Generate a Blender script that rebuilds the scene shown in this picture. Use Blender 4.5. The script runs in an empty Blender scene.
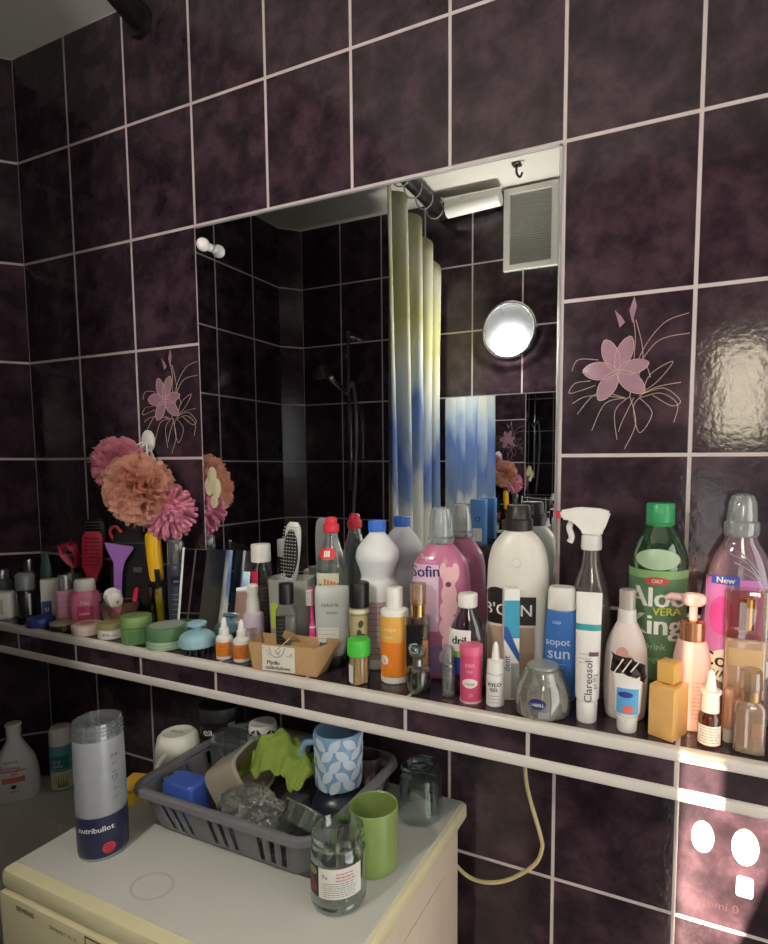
import bpy, bmesh, math, random
from mathutils import Vector, Matrix, noise
random.seed(7)
PI = math.pi
scene = bpy.context.scene
COL = scene.collection
SH = 1.115          # top of the tiled shelf
MT = 0.87           # top of the washing machine
TR = 0.64           # rim of the bathtub

# ------------------------------------------------------------------ materials
def srgb(r, g, b):
    f = lambda c: (c/255/12.92) if c/255 <= .04045 else ((c/255+.055)/1.055)**2.4
    return (f(r), f(g), f(b), 1)
_m = {}
def M(name, col, rough=.4, metal=0, spec=.5, var=0.0, scale=60, trans=0, emis=None, es=0, coat=0, sss=0):
    if name in _m: return _m[name]
    m = bpy.data.materials.new(name); m.use_nodes = True
    nt = m.node_tree; b = nt.nodes['Principled BSDF']
    c = srgb(*col)
    b.inputs['Roughness'].default_value = rough
    b.inputs['Metallic'].default_value = metal
    b.inputs['Specular IOR Level'].default_value = spec
    b.inputs['Transmission Weight'].default_value = trans
    b.inputs['Coat Weight'].default_value = coat
    if emis:
        b.inputs['Emission Color'].default_value = srgb(*emis); b.inputs['Emission Strength'].default_value = es
    v = var if var else .06
    tc = nt.nodes.new('ShaderNodeTexCoord'); n = nt.nodes.new('ShaderNodeTexNoise')
    n.inputs['Scale'].default_value = scale; n.inputs['Detail'].default_value = 4
    nt.links.new(tc.outputs['Object'], n.inputs['Vector'])
    mx = nt.nodes.new('ShaderNodeMix'); mx.data_type = 'RGBA'
    mx.inputs[6].default_value = tuple(x*(1-v) for x in c[:3])+(1,)
    mx.inputs[7].default_value = tuple(min(1, x*(1+v)) for x in c[:3])+(1,)
    nt.links.new(n.outputs['Fac'], mx.inputs[0]); nt.links.new(mx.outputs[2], b.inputs['Base Color'])
    _m[name] = m; return m
def clear(name, tint=(240, 244, 242), refl=.10, edge=.55, milk=0.0, milkcol=(200, 205, 205), rough=.03):
    """thin clear plastic or glass: see-through with Fresnel shine, optional milky share"""
    if name in _m: return _m[name]
    m = bpy.data.materials.new(name); m.use_nodes = True
    nt = m.node_tree; N = nt.nodes; L = nt.links
    N.remove(N['Principled BSDF']); out = N['Material Output']
    t = N.new('ShaderNodeBsdfTransparent'); t.inputs[0].default_value = srgb(*tint)
    g = N.new('ShaderNodeBsdfGlossy'); g.inputs['Roughness'].default_value = rough; g.inputs[0].default_value = (.9, .92, .93, 1)
    lw = N.new('ShaderNodeLayerWeight'); lw.inputs[0].default_value = .35
    mr = N.new('ShaderNodeMapRange'); mr.inputs[3].default_value = refl*.5; mr.inputs[4].default_value = edge
    L.new(lw.outputs['Facing'], mr.inputs[0])
    mx = N.new('ShaderNodeMixShader'); L.new(mr.outputs[0], mx.inputs[0])
    if milk > 0:
        d = N.new('ShaderNodeBsdfDiffuse'); d.inputs[0].default_value = srgb(*milkcol)
        m2 = N.new('ShaderNodeMixShader'); m2.inputs[0].default_value = milk
        nz = N.new('ShaderNodeTexNoise'); nz.inputs['Scale'].default_value = 40
        tc = N.new('ShaderNodeTexCoord'); L.new(tc.outputs['Object'], nz.inputs['Vector'])
        r2 = N.new('ShaderNodeMapRange'); r2.inputs[3].default_value = milk*.85; r2.inputs[4].default_value = min(1, milk*1.15)
        L.new(nz.outputs['Fac'], r2.inputs[0]); L.new(r2.outputs[0], m2.inputs[0])
        L.new(t.outputs[0], m2.inputs[1]); L.new(d.outputs[0], m2.inputs[2]); L.new(m2.outputs[0], mx.inputs[1])
    else: L.new(t.outputs[0], mx.inputs[1])
    L.new(g.outputs[0], mx.inputs[2]); L.new(mx.outputs[0], out.inputs[0])
    _m[name] = m; return m

def tile_mat(name, ax, off=0.0, zoff=0.0, tw=.2, th=.25, gw=.0056, vax='Z', vt=None, bumpy=.09):
    """dark plum marbled glossy wall tile with pale grout, in world metres"""
    m = bpy.data.materials.new(name); m.use_nodes = True
    nt = m.node_tree; N = nt.nodes; L = nt.links; b = N['Principled BSDF']
    geo = N.new('ShaderNodeNewGeometry'); sp = N.new('ShaderNodeSeparateXYZ'); L.new(geo.outputs['Position'], sp.inputs[0])
    def math_(op, a, bb=None):
        n = N.new('ShaderNodeMath'); n.operation = op
        for i, v in enumerate((a, bb)):
            if v is None: continue
            if isinstance(v, (int, float)): n.inputs[i].default_value = v
            else: L.new(v, n.inputs[i])
        return n.outputs[0]
    def edge(o, offs, w):
        u = math_('DIVIDE', math_('SUBTRACT', o, offs), w)
        fr = math_('FRACT', u); d = math_('MINIMUM', fr, math_('SUBTRACT', 1.0, fr))
        return math_('MULTIPLY', d, w), math_('FLOOR', u)
    du, iu = edge(sp.outputs[ax], off, tw); dv, iv = edge(sp.outputs[vax], zoff, th)
    d = math_('MINIMUM', du, dv)
    gm = N.new('ShaderNodeMapRange'); gm.inputs[1].default_value = gw*.42; gm.inputs[2].default_value = gw*.62
    gm.inputs[3].default_value = 1; gm.inputs[4].default_value = 0; L.new(d, gm.inputs[0])
    # marbling, shifted per tile
    cid = N.new('ShaderNodeCombineXYZ'); L.new(math_('MULTIPLY', iu, 3.7), cid.inputs[0]); L.new(math_('MULTIPLY', iv, 5.3), cid.inputs[1])
    va = N.new('ShaderNodeVectorMath'); va.operation = 'ADD'; L.new(geo.outputs['Position'], va.inputs[0]); L.new(cid.outputs[0], va.inputs[1])
    n1 = N.new('ShaderNodeTexNoise'); n1.inputs['Scale'].default_value = 17; n1.inputs['Detail'].default_value = 7; n1.inputs['Roughness'].default_value = .62; n1.inputs['Distortion'].default_value = .15
    L.new(va.outputs[0], n1.inputs['Vector'])
    cr = N.new('ShaderNodeValToRGB'); e = cr.color_ramp.elements
    e[0].position = .36; e[0].color = srgb(39, 30, 35); e[1].position = .66; e[1].color = srgb(78, 58, 67)
    x = e.new(.5); x.color = srgb(55, 41, 49)
    L.new(n1.outputs['Fac'], cr.inputs[0])
    mx = N.new('ShaderNodeMix'); mx.data_type = 'RGBA'; L.new(gm.outputs[0], mx.inputs[0]); L.new(cr.outputs[0], mx.inputs[6])
    mx.inputs[7].default_value = srgb(205, 192, 192); L.new(mx.outputs[2], b.inputs['Base Color'])
    rr = N.new('ShaderNodeMapRange'); rr.inputs[3].default_value = .13; rr.inputs[4].default_value = .7; L.new(gm.outputs[0], rr.inputs[0]); L.new(rr.outputs[0], b.inputs['Roughness'])
    n2 = N.new('ShaderNodeTexNoise'); n2.inputs['Scale'].default_value = 95; n2.inputs['Detail'].default_value = 2.0; L.new(va.outputs[0], n2.inputs['Vector'])
    hh = math_('SUBTRACT', math_('MULTIPLY', n2.outputs['Fac'], bumpy), math_('MULTIPLY', gm.outputs[0], .25))
    bp = N.new('ShaderNodeBump'); bp.inputs['Strength'].default_value = .5; bp.inputs['Distance'].default_value = .006; L.new(hh, bp.inputs['Height']); L.new(bp.outputs[0], b.inputs['Normal'])
    return m

# ------------------------------------------------------------------ objects
def obj(name, bm, mat, parent=None, label=None, sharp=35):
    me = bpy.data.meshes.new(name); bmesh.ops.recalc_face_normals(bm, faces=bm.faces); bm.to_mesh(me); bm.free()
    for p in me.polygons: p.use_smooth = True
    me.set_sharp_from_angle(angle=math.radians(sharp))
    for k in (mat if isinstance(mat, (list, tuple)) else [mat]): me.materials.append(k)
    o = bpy.data.objects.new(name, me); COL.objects.link(o)
    if parent: o.parent = parent
    if label: o['label'] = label
    return o
def T(name, label, cat, loc=(0, 0, 0), rz=0, group=None, rot=None):
    o = bpy.data.objects.new(name, None); COL.objects.link(o); o.empty_display_size = .02
    o.location = loc; o.rotation_euler = rot if rot else (0, 0, rz)
    o['label'] = label; o['category'] = cat
    if group: o['group'] = group
    return o
def tag(o, label, cat, group=None, loc=None, rot=None):
    o['label'] = label; o['category'] = cat
    if group: o['group'] = group
    if loc: o.location = loc
    if rot: o.rotation_euler = rot
    return o
def struct(name, bm, mat, parent=None, sharp=35):
    o = obj(name, bm, mat, parent, sharp=sharp); o['kind'] = 'structure'; return o
def copy_thing(root, loc, rz, label, group=None):
    r = root.copy(); COL.objects.link(r); r.location = loc; r.rotation_euler = (0, 0, rz); r['label'] = label
    if group: r['group'] = group
    for ch in list(root.children):
        c = ch.copy(); COL.objects.link(c); c.parent = r
        for g in list(ch.children):
            d = g.copy(); COL.objects.link(d); d.parent = c
    return r
def face(x): return max(-.15, .72*(1.62-x))     # turn of a label towards the middle of the room

# ------------------------------------------------------------------ shapes
def B(): return bmesh.new()
def box(bm, s, c=(0, 0, 0), bev=0, seg=2, rot=None):
    r = bmesh.ops.create_cube(bm, size=1); vs = r['verts']
    bmesh.ops.scale(bm, vec=s, verts=vs)
    if bev:
        es = list({e for v in vs for e in v.link_edges})
        rr = bmesh.ops.bevel(bm, geom=es, offset=bev, segments=seg, affect='EDGES', profile=.5)
        vs = list({v for f in rr['faces'] for v in f.verts} | {v for v in vs if v.is_valid})
    if rot: bmesh.ops.rotate(bm, cent=(0, 0, 0), matrix=rot, verts=vs)
    bmesh.ops.translate(bm, vec=c, verts=vs); return bm
def bb(x0, x1, y0, y1, z0, z1, bev=0, bm=None):
    return box(bm or B(), (x1-x0, y1-y0, z1-z0), ((x0+x1)/2, (y0+y1)/2, (z0+z1)/2), bev)
def tube(bm, pts, r, seg=8, cap=True):
    pts = [Vector(p) for p in pts]; n = len(pts); rs = r if isinstance(r, (list, tuple)) else [r]*n
    rings = []; up = None
    for i, p in enumerate(pts):
        t = (pts[min(i+1, n-1)]-pts[max(i-1, 0)]).normalized()
        if up is None: up = Vector((0, 0, 1)) if abs(t.z) < .9 else Vector((1, 0, 0))
        a = t.cross(up).normalized(); b_ = a.cross(t).normalized(); up = b_
        rings.append([bm.verts.new(p+rs[i]*(math.cos(2*PI*k/seg)*a+math.sin(2*PI*k/seg)*b_)) for k in range(seg)])
    for i in range(n-1):
        for k in range(seg): bm.faces.new((rings[i][k], rings[i][(k+1) % seg], rings[i+1][(k+1) % seg], rings[i+1][k]))
    if cap: bm.faces.new(rings[0][::-1]); bm.faces.new(rings[-1])
    return bm
def spline(pts, n=6):
    P = [Vector(p) for p in pts]; out = []
    for i in range(len(P)-1):
        a = P[max(i-1, 0)]; b_ = P[i]; c = P[i+1]; d = P[min(i+2, len(P)-1)]
        for k in range(n):
            t = k/n; out.append(.5*((2*b_)+(-a+c)*t+(2*a-5*b_+4*c-d)*t*t+(-a+3*b_-3*c+d)*t**3))
    out.append(P[-1]); return out
def prism(bm, poly, y0, y1):
    """polygon in x,z pushed from y0 to y1"""
    a = [bm.verts.new((x, y0, z)) for x, z in poly]; b_ = [bm.verts.new((x, y1, z)) for x, z in poly]; n = len(poly)
    bm.faces.new(a); bm.faces.new(b_[::-1])
    for i in range(n): bm.faces.new((a[i], a[(i+1) % n], b_[(i+1) % n], b_[i]))
    return bm
class Loft:
    """stack of superellipse sections (z, hx, hy) -> bottle, jar, tube, cap ..."""
    def __init__(s, secs, p=2.0, seg=40, smooth=True, sub=5):
        S = [(q[0], q[1], q[2] if len(q) > 2 else q[1]) for q in secs]
        if smooth and len(S) > 2:
            def pch(v):
                d = [v[i+1]-v[i] for i in range(len(v)-1)]; m = [d[0]]
                for i in range(1, len(d)):
                    m.append(0 if d[i-1]*d[i] <= 0 else 2*d[i-1]*d[i]/(d[i-1]+d[i]))
                m.append(d[-1]); out = []
                for i in range(len(d)):
                    for k in range(sub):
                        t = k/sub; out.append(v[i]*(2*t**3-3*t*t+1)+m[i]*(t**3-2*t*t+t)+v[i+1]*(-2*t**3+3*t*t)+m[i+1]*(t**3-t*t))
                out.append(v[-1]); return out
            S = list(zip(pch([q[0] for q in S]), pch([q[1] for q in S]), pch([q[2] for q in S])))
        s.S = S; s.p = p; s.seg = seg
    def pt(s, q, k):
        a = 2*PI*(k+.5)/s.seg; c, d = math.cos(a), math.sin(a); e = 2/s.p
        return (q[1]*math.copysign(abs(c)**e, c), q[2]*math.copysign(abs(d)**e, d), q[0])
    def add(s, bm, top=True, bottom=True):
        rings = [[bm.verts.new(s.pt(q, k)) for k in range(s.seg)] for q in s.S]
        for i in range(len(rings)-1):
            for k in range(s.seg): bm.faces.new((rings[i][k], rings[i][(k+1) % s.seg], rings[i+1][(k+1) % s.seg], rings[i+1][k]))
        if bottom: bm.faces.new(rings[0][::-1])
        if top: bm.faces.new(rings[-1])
        return bm
    def bm(s, **k): return s.add(B(), **k)
    def hxy(s, z):
        S = s.S
        for i in range(len(S)-1):
            if S[i][0] <= z <= S[i+1][0] and S[i+1][0] > S[i][0]:
                t = (z-S[i][0])/(S[i+1][0]-S[i][0]); return (S[i][1]+t*(S[i+1][1]-S[i][1]), S[i][2]+t*(S[i+1][2]-S[i][2]))
        return (S[0][1], S[0][2]) if z < S[0][0] else (S[-1][1], S[-1][2])
    def front(s, x, z):
        hx, hy = s.hxy(z); t = min(abs(x)/max(hx, 1e-6), .999); return -hy*(1-t**s.p)**(1/s.p)
    def label(s, x0, x1, z0, z1, off=.0007, nx=18, nz=12, bm=None, shape=None):
        """a label hugging the front: x0..x1, z0..z1; shape='oval' keeps an ellipse"""
        bm = bm or B(); g = []
        for j in range(nz+1):
            row = []
            for i in range(nx+1):
                u = i/nx*2-1; v = j/nz*2-1
                if shape == 'oval':
                    u, v = u*math.sqrt(1-v*v/2), v*math.sqrt(1-u*u/2)
                x = (x0+x1)/2+u*(x1-x0)/2; z = (z0+z1)/2+v*(z1-z0)/2
                row.append(bm.verts.new((x, s.front(x, z)-off, z)))
            g.append(row)
        for j in range(nz):
            for i in range(nx): bm.faces.new((g[j][i], g[j][i+1], g[j+1][i+1], g[j+1][i]))
        return bm
    def ring(s, z0, z1, off=.0007, n=6, bm=None):
        bm = bm or B(); rs = []
        for j in range(n+1):
            z = z0+(z1-z0)*j/n; hx, hy = s.hxy(z); rs.append([bm.verts.new(s.pt((z, hx+off, hy+off), k)) for k in range(s.seg)])
        for j in range(n):
            for k in range(s.seg): bm.faces.new((rs[j][k], rs[j][(k+1) % s.seg], rs[j+1][(k+1) % s.seg], rs[j+1][k]))
        return bm
_tc = {}
def glyphs(t):
    if t not in _tc:
        cu = bpy.data.curves.new('t', 'FONT'); cu.body = t; cu.size = 1; cu.align_x = 'CENTER'; cu.resolution_u = 2
        o = bpy.data.objects.new('t', cu); COL.objects.link(o); bpy.context.view_layer.update()
        me = bpy.data.meshes.new_from_object(o.evaluated_get(bpy.context.evaluated_depsgraph_get()))
        _tc[t] = ([v.co.copy() for v in me.vertices], [tuple(p.vertices) for p in me.polygons])
        bpy.data.objects.remove(o); bpy.data.curves.remove(cu); bpy.data.meshes.remove(me)
    return _tc[t]
def text(bm, t, size, x, z, lf=None, y=0, off=.0012, rot=0, bold=0, sx=1):
    """lettering lying on the front of a loft (lf) or on the plane y"""
    vs, fs = glyphs(t); c, d = math.cos(rot), math.sin(rot)
    for bx in ((0,) if not bold else (-bold, 0, bold)):
        nv = []
        for v in vs:
            a = v.x*size*sx+bx*size; b_ = (v.y-.33)*size
            px, pz = x+a*c-b_*d, z+a*d+b_*c
            nv.append(bm.verts.new((px, (lf.front(px, pz) if lf else y)-off-abs(bx)*.001, pz)))
        for f in fs: bm.faces.new([nv[i] for i in f])
    return bm
def lettering(parent, lf, mat, items, y=0, off=.0013, name='lettering'):
    bm = B()
    for it in items:
        t, size, x, z = it[:4]; rot = it[4] if len(it) > 4 else 0; bold = it[5] if len(it) > 5 else 0
        text(bm, t, size, x, z, lf, y, off, rot, bold)
    return obj(name, bm, mat, parent)
def body(parent, secs, mat, p=2.0, name='bottle_body', top=True, **k):
    lf = Loft(secs, p, **k); obj(name, lf.bm(top=top), mat, parent); return lf
def cap(parent, secs, mat, p=2.0, name='cap', ribs=0, **k):
    k.setdefault('smooth', False); lf = Loft(secs, p, **k); bm = lf.bm()
    if ribs:
        z0, r0 = secs[0][0], secs[0][1]; z1 = secs[-2][0]
        for i in range(ribs):
            a = 2*PI*i/ribs; box(bm, (r0*2*PI/ribs*.45, .0012, (z1-z0)*.85), (r0*math.sin(a), -r0*math.cos(a), (z0+z1)/2), rot=None)
    return obj(name, bm, mat, parent)
def lab(parent, lf, x0, x1, z0, z1, mat, name='label', **k): return obj(name, lf.label(x0, x1, z0, z1, **k), mat, parent)
def rcap(r, z0, z1, e=.0015): return [(z0, r-.0004), (z0+.0005, r), (z1-e, r), (z1-e*.3, r-e*.35), (z1, r-e)]
def lines(lf, x0, x1, z0, z1, n, h=.0008, off=.0012, y=0, seed=1):
    """rows of tiny unreadable print"""
    bm = B(); R = random.Random(seed)
    for j in range(n):
        z = z1-(z1-z0)*j/max(1, n-1); x = x0
        while x < x1-.002:
            w = R.uniform(.0015, .006); w = min(w, x1-x)
            if lf: lf.label(x, x+w, z, z+h, off=off, nx=2, nz=1, bm=bm)
            else:
                q = [bm.verts.new((a, y-off, b_)) for a, b_ in ((x, z), (x+w, z), (x+w, z+h), (x, z+h))]; bm.faces.new(q)
            x += w+.0012
    return bm

WHITE = M('white_plastic', (226, 224, 218), .35)
WHITE2 = M('white_gloss', (235, 233, 228), .22)
PAPER = M('white_paper_label', (222, 220, 212), .6)
BLACK = M('black_plastic', (22, 21, 22), .35)
INK = M('black_ink', (28, 26, 28), .6)
GREYINK = M('grey_ink', (120, 118, 118), .6)
CLEAR = clear('clear_plastic')
CLEARCAP = clear('clear_cap_plastic', (225, 232, 230), .14, .6, milk=.3, milkcol=(222, 226, 224))
GLASS = clear('clear_glass', (228, 236, 232), .14, .75)
FROST = clear('frosted_plastic', (220, 225, 225), .1, .35, milk=.45, milkcol=(190, 195, 195), rough=.3)
CHROME = M('chrome', (210, 210, 212), .12, 1)
SILVER = M('silver_cap_metal', (180, 180, 182), .3, 1)
GOLD = M('gold_metal', (214, 170, 105), .25, 1)
LAMP = 265; SUN = 19; EXPO = 1.08; SKY_ = 1.25; CAUS = True
# ------------------------------------------------------------------ camera
cd = bpy.data.cameras.new('camera'); cam = bpy.data.objects.new('camera', cd); COL.objects.link(cam)
cam.location = (1.610, -0.954, 1.484); cam.rotation_euler = (PI/2-.084, 0, .415)
cd.sensor_fit = 'HORIZONTAL'; cd.sensor_width = 36; cd.lens = 569.67/768*36
cd.shift_x = -(444.56-384)/768; cd.shift_y = (513.14-472)/768; cd.clip_start = .02
scene.camera = cam

# ------------------------------------------------------------------ room shell
TB = tile_mat('plum_tile_back', 0, 0, 0)
TL = tile_mat('plum_tile_side', 1, -.13, 0)
TC = tile_mat('plum_tile_chamfer', 1, .03, 0, tw=.4)
TTOP = tile_mat('plum_tile_shelf_top', 0, 0, .02, tw=.2, th=.5, vax='Y')
PAINT = M('white_ceiling_paint', (205, 202, 192), .85, var=.05, scale=8)
wall = struct('wall_back', bb(-.15, 2.65, 0, .06, 0, 2.56), TB)
struct('wall_left', bb(-.13, -.07, -1.16, 0, 0, 2.56), TL)
for nm, ya, yb in (('wall_chamfer_near', 0, -.07), ('wall_chamfer_far', -1.16, -1.09)):
    bm = B(); a = [(-.075, ya), (0, ya), (-.07, yb), (-.075, yb)]
    lo = [bm.verts.new((x, y, 0)) for x, y in a]; hi = [bm.verts.new((x, y, 2.56)) for x, y in a]
    bm.faces.new(lo); bm.faces.new(hi)
    for i in range(4): bm.faces.new((lo[i], lo[(i+1) % 4], hi[(i+1) % 4], hi[i]))
    struct(nm, bm, TC)
bm = bb(-.13, 1.607, -1.22, -1.16, 0, 2.56); bb(1.607, 2.4, -1.22, -1.16, 2.06, 2.56, bm=bm); bb(2.4, 2.65, -1.22, -1.16, 0, 2.56, bm=bm)
bb(1.607, 1.653, -1.22, -1.16, 1.79, 2.06, bm=bm)  # header added over the gap to cut off the top of the sun patch
struct('wall_front', bm, TB)
bm = bb(2.6, 2.65, -1.16, 0, 2.1, 2.56); bb(2.6, 2.65, -.25, 0, 0, 2.1, bm=bm); struct('wall_right', bm, TL)  # out of view; opening added to let in fill daylight
struct('ceiling', bb(-.15, 2.65, -1.22, .06, 2.5, 2.55), PAINT)
struct('floor', bb(-.15, 2.65, -1.22, .06, -.05, 0), M('grey_floor_tile', (110, 104, 100), .3))
# door leaf added out of view, gap and cut-outs made to shape the sun patch
SUN_MASK_PAINT = M('white_sun_mask', (215, 212, 205), .45)
bm = B()
bb(1.653, 1.66, -1.215, -1.18, .62, 2.06, bm=bm) if False else None
bb(1.653, 2.4, -1.215, -1.18, 0, .95, bm=bm); bb(1.745, 2.4, -1.215, -1.18, .95, 1.40, bm=bm); prism(bm, [(1.746, 1.345), (1.746, .95), (1.653, .95), (1.653, 1.015)], -1.215, -1.18); bb(1.653, 2.4, -1.215, -1.18, 1.40, 1.58, bm=bm)
bb(1.653, 1.672, -1.215, -1.18, 1.58, 1.88, bm=bm); bb(1.735, 1.75, -1.215, -1.18, 1.58, 1.88, bm=bm); bb(1.81, 2.4, -1.215, -1.18, 1.58, 1.88, bm=bm); bb(1.653, 2.4, -1.215, -1.18, 1.88, 2.06, bm=bm)
sun_mask_door = struct('sun_mask_door_1', bm, SUN_MASK_PAINT)
pane = struct('added_glow_pane', bb(1.665, 1.815, -1.205, -1.195, 1.575, 1.885), M('added_pane_glow', (230, 225, 210), .6, emis=(255, 240, 212), es=9), sun_mask_door)  # unseen glowing pane, added for the bright reflection in the wall tiles

pg = struct('door_glass', bb(1.608, 1.653, -1.2, -1.196, 1.475, 1.789), clear('sun_dimming_glass', (146, 142, 134), .05, .25), sun_mask_door)  # tinted sheet added in the gap to weaken sun on the shelf things

# tiled shelf along the back wall
TRIM = M('white_tile_trim', (222, 216, 208), .4, var=.1, scale=25)
sh = struct('shelf', bb(-.069, 2.6, -.178, -.001, 1.05, SH), [TB])
me = sh.data; me.materials.append(TTOP)
for p in me.polygons:
    if p.normal.z > .5: p.material_index = 1
tr = Loft([(0, .0085, .0085), (2.669, .0085, .0085)], 4, 20, smooth=False)
R90 = Matrix.Rotation(PI/2, 4, 'Y')
for nm, z in (('trim_1', SH-.0075), ('trim_2', 1.0545)):
    bm = tr.bm(); bmesh.ops.rotate(bm, matrix=R90, verts=bm.verts); bmesh.ops.translate(bm, vec=(-.069, -.1745, z), verts=bm.verts)
    struct(nm, bm, TRIM)

# flower relief pressed into two of the tiles (u, v = tile units)
PETAL = M('lilac_glaze', (160, 120, 138), .3, var=.18, scale=90)
VEIN = M('pale_gold_glaze', (196, 170, 158), .3)
def flower(x0, z0, name):
    P = lambda u, v, h=.0012: (x0+u*.2, -h, z0+v*.25)
    bm = B(); c = (.45, .53); OUT = []
    for a, ln, w in ((112, .27, .062), (70, .28, .062), (12, .24, .055), (-40, .27, .066), (-122, .26, .066), (176, .27, .07)):
        a = math.radians(a); n = 10; top = []; bot = []
        for i in range(n+1):
            t = i/n; rr = ln*t; ww = w*math.sin(PI*min(1, t*.93+.02))**.7*(1 if t < .95 else .5)
            for s_, lst in ((1, top), (-1, bot)):
                u = c[0]+rr*math.cos(a)-s_*ww*math.sin(a); v = c[1]+(rr*math.sin(a)+s_*ww*math.cos(a))*.8
                lst.append(bm.verts.new(P(u, v, .0012+.0015*math.sin(PI*t))))
        OUT.append([v.co.copy() for v in top]+[v.co.copy() for v in bot[::-1]])
        mid = [bm.verts.new(P(c[0]+ln*i/n*math.cos(a), c[1]+.8*ln*i/n*math.sin(a), .0022)) for i in range(n+1)]
        for i in range(n):
            bm.faces.new((mid[i], mid[i+1], top[i+1], top[i])); bm.faces.new((bot[i], bot[i+1], mid[i+1], mid[i]))
    for pts in (((.555, .82), (.53, .90), (.565, .985), (.585, .92)), ((.46, .80), (.42, .91), (.47, .87), (.50, .83))):
        bm.faces.new([bm.verts.new(P(u, v, .002)) for u, v in pts])
    obj(name, bm, PETAL, wall)['kind'] = 'structure'
    bm = B()
    cur = [[(.55, .37), (.62, .62), (.78, .80), (.96, .85)], [(.60, .55), (.75, .70), (.97, .73)], [(.55, .37), (.58, .70), (.56, .85)], [(.58, .40), (.64, .62), (.58, .84)],
           [(.52, .36), (.35, .38), (.2, .38), (.10, .34)], [(.52, .36), (.3, .40), (.14, .27)], [(.52, .36), (.36, .33), (.26, .16)], [(.55, .37), (.44, .28), (.46, .10)],
           [(.55, .37), (.60, .2), (.52, .04)], [(.58, .36), (.50, .22), (.47, .15)], [(.62, .36), (.72, .26), (.63, .14), (.58, .3), (.64, .37)], [(.62, .37), (.75, .42), (.92, .44)],
           [(.64, .36), (.78, .38), (.9, .31), (.88, .2)], [(.64, .38), (.8, .41), (.92, .33), (.86, .3), (.72, .37)], [(.64, .38), (.7, .5), (.86, .57), (.76, .46), (.66, .4)],
           [(.24, .48), (.12, .47), (.07, .41), (.16, .42), (.28, .45)], [(.30, .61), (.14, .62), (.09, .55)], [(.60, .40), (.60, .5), (.66, .56), (.7, .48)],
           [(.45, .53), (.50, .64)], [(.45, .53), (.40, .62)], [(.45, .53), (.36, .50)], [(.45, .53), (.40, .44)], [(.45, .53), (.54, .56)]]
    for q in OUT: tube(bm, [v+Vector((0, -.0006, 0)) for v in q], .0006, 5)
    for q in cur: tube(bm, spline([P(u, v, .0012) for u, v in q], 6), .00055, 5)
    obj(name+'_stems', bm, VEIN, wall)['kind'] = 'structure'
flower(1.4, 1.5, 'flower_relief'); flower(.4, 1.5, 'flower_relief')
# scribble on the sunlit tile
bm = B(); text(bm, 'bmi 0', .02, 1.672, .787, y=0, off=.0006, rot=.03)
obj('pencil_scribble', bm, M('pencil', (58, 30, 36), .7), wall)['kind'] = 'structure'

# ------------------------------------------------------------------ mirrors
MIRROR = bpy.data.materials.new('mirror_silver'); MIRROR.use_nodes = True
b = MIRROR.node_tree.nodes['Principled BSDF']; b.inputs['Metallic'].default_value = 1; b.inputs['Roughness'].default_value = 0; b.inputs['Base Color'].default_value = (.83, .86, .88, 1)
t = T('wall_mirror', 'large frameless mirror on the tiled wall behind the crowded shelf', 'mirror', (1.0, -.001, SH))
obj('mirror_glass', bb(-.395, .393, -.004, 0, 0, .876), MIRROR, t)
obj('mirror_edge', bb(.3935, .3975, -.005, 0, 0, .880), M('bevelled_glass_edge', (205, 208, 210), .15, .6), t)
obj('mirror_edge', bb(-.399, .3975, -.005, 0, .8763, .8795), M('bevelled_glass_edge', (205, 208, 210), .15, .6), t)
t = T('sink_mirror', 'second mirror on the opposite wall, seen in the large mirror below the round lamp', 'mirror', (1.0, -1.144, 1.2), .04)
obj('mirror_glass', bb(-.31, .36, 0, .004, 0, .548), MIRROR, t)
obj('mirror_edge', bb(-.31, .36, 0, .005, .548, .5515), M('bevelled_glass_edge', (205, 208, 210), .15, .6), t)

# ------------------------------------------------------------------ lamp and fittings on the opposite wall
t = T('wall_lamp', 'round glowing glass wall lamp, seen in the large mirror', 'lamp', (.955, -1.159, 1.985), rot=(-PI/2, 0, 0))
obj('lamp_base', Loft([(0, .098), (.012, .098), (.016, .09)], smooth=False).bm(), M('lamp_back_plate', (74, 78, 80), .6), t)
bm = B(); tube(bm, [(.1*math.cos(2*PI*i/48), .1*math.sin(2*PI*i/48), .02) for i in range(49)], .007, 10); obj('ring', bm, CHROME, t)
obj('glass_dome', Loft([(.02, .097), (.035, .09), (.05, .07), (.06, .035), (.062, .002)]).bm(bottom=False), clear('lamp_glass', (250, 250, 250), .08, .35, milk=.03, milkcol=(245, 245, 245)), t)
bm = B(); bmesh.ops.create_uvsphere(bm, u_segments=24, v_segments=14, radius=.03); bmesh.ops.scale(bm, vec=(1.5, 1.0, .7), verts=bm.verts); bmesh.ops.translate(bm, vec=(0, .05, .033), verts=bm.verts)
obj('bulb', bm, M('lamp_bulb', (255, 250, 240), .5, emis=(255, 247, 236), es=LAMP), t)
bm = bb(-.1, .1, 0, .02, 0, .02); bb(-.1, .1, 0, .02, .27, .29, bm=bm); bb(-.1, -.078, 0, .02, .02, .27, bm=bm); bb(.078, .1, 0, .02, .02, .27, bm=bm)
t = T('vent_grille', 'white framed ventilation grille under the ceiling, seen in the large mirror', 'vent', (1.03, -1.159, 2.2))
obj('vent_frame', bm, WHITE, t)
bm = bb(-.078, .078, .001, .004, .02, .27)
for i in range(28): box(bm, (.156, .007, .002), (0, .008, .028+i*.0087), rot=Matrix.Rotation(.6, 4, 'X'))
obj('louvre', bm, M('vent_grey', (188, 188, 184), .5), t)
bm = B(); tube(bm, [(.72, -1.1, 2.44), (.93, -1.1, 2.45)], .03, 20); tag(obj('vent_pipe', bm, WHITE), 'short white pipe along the ceiling beside the vent grille', 'pipe')
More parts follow.
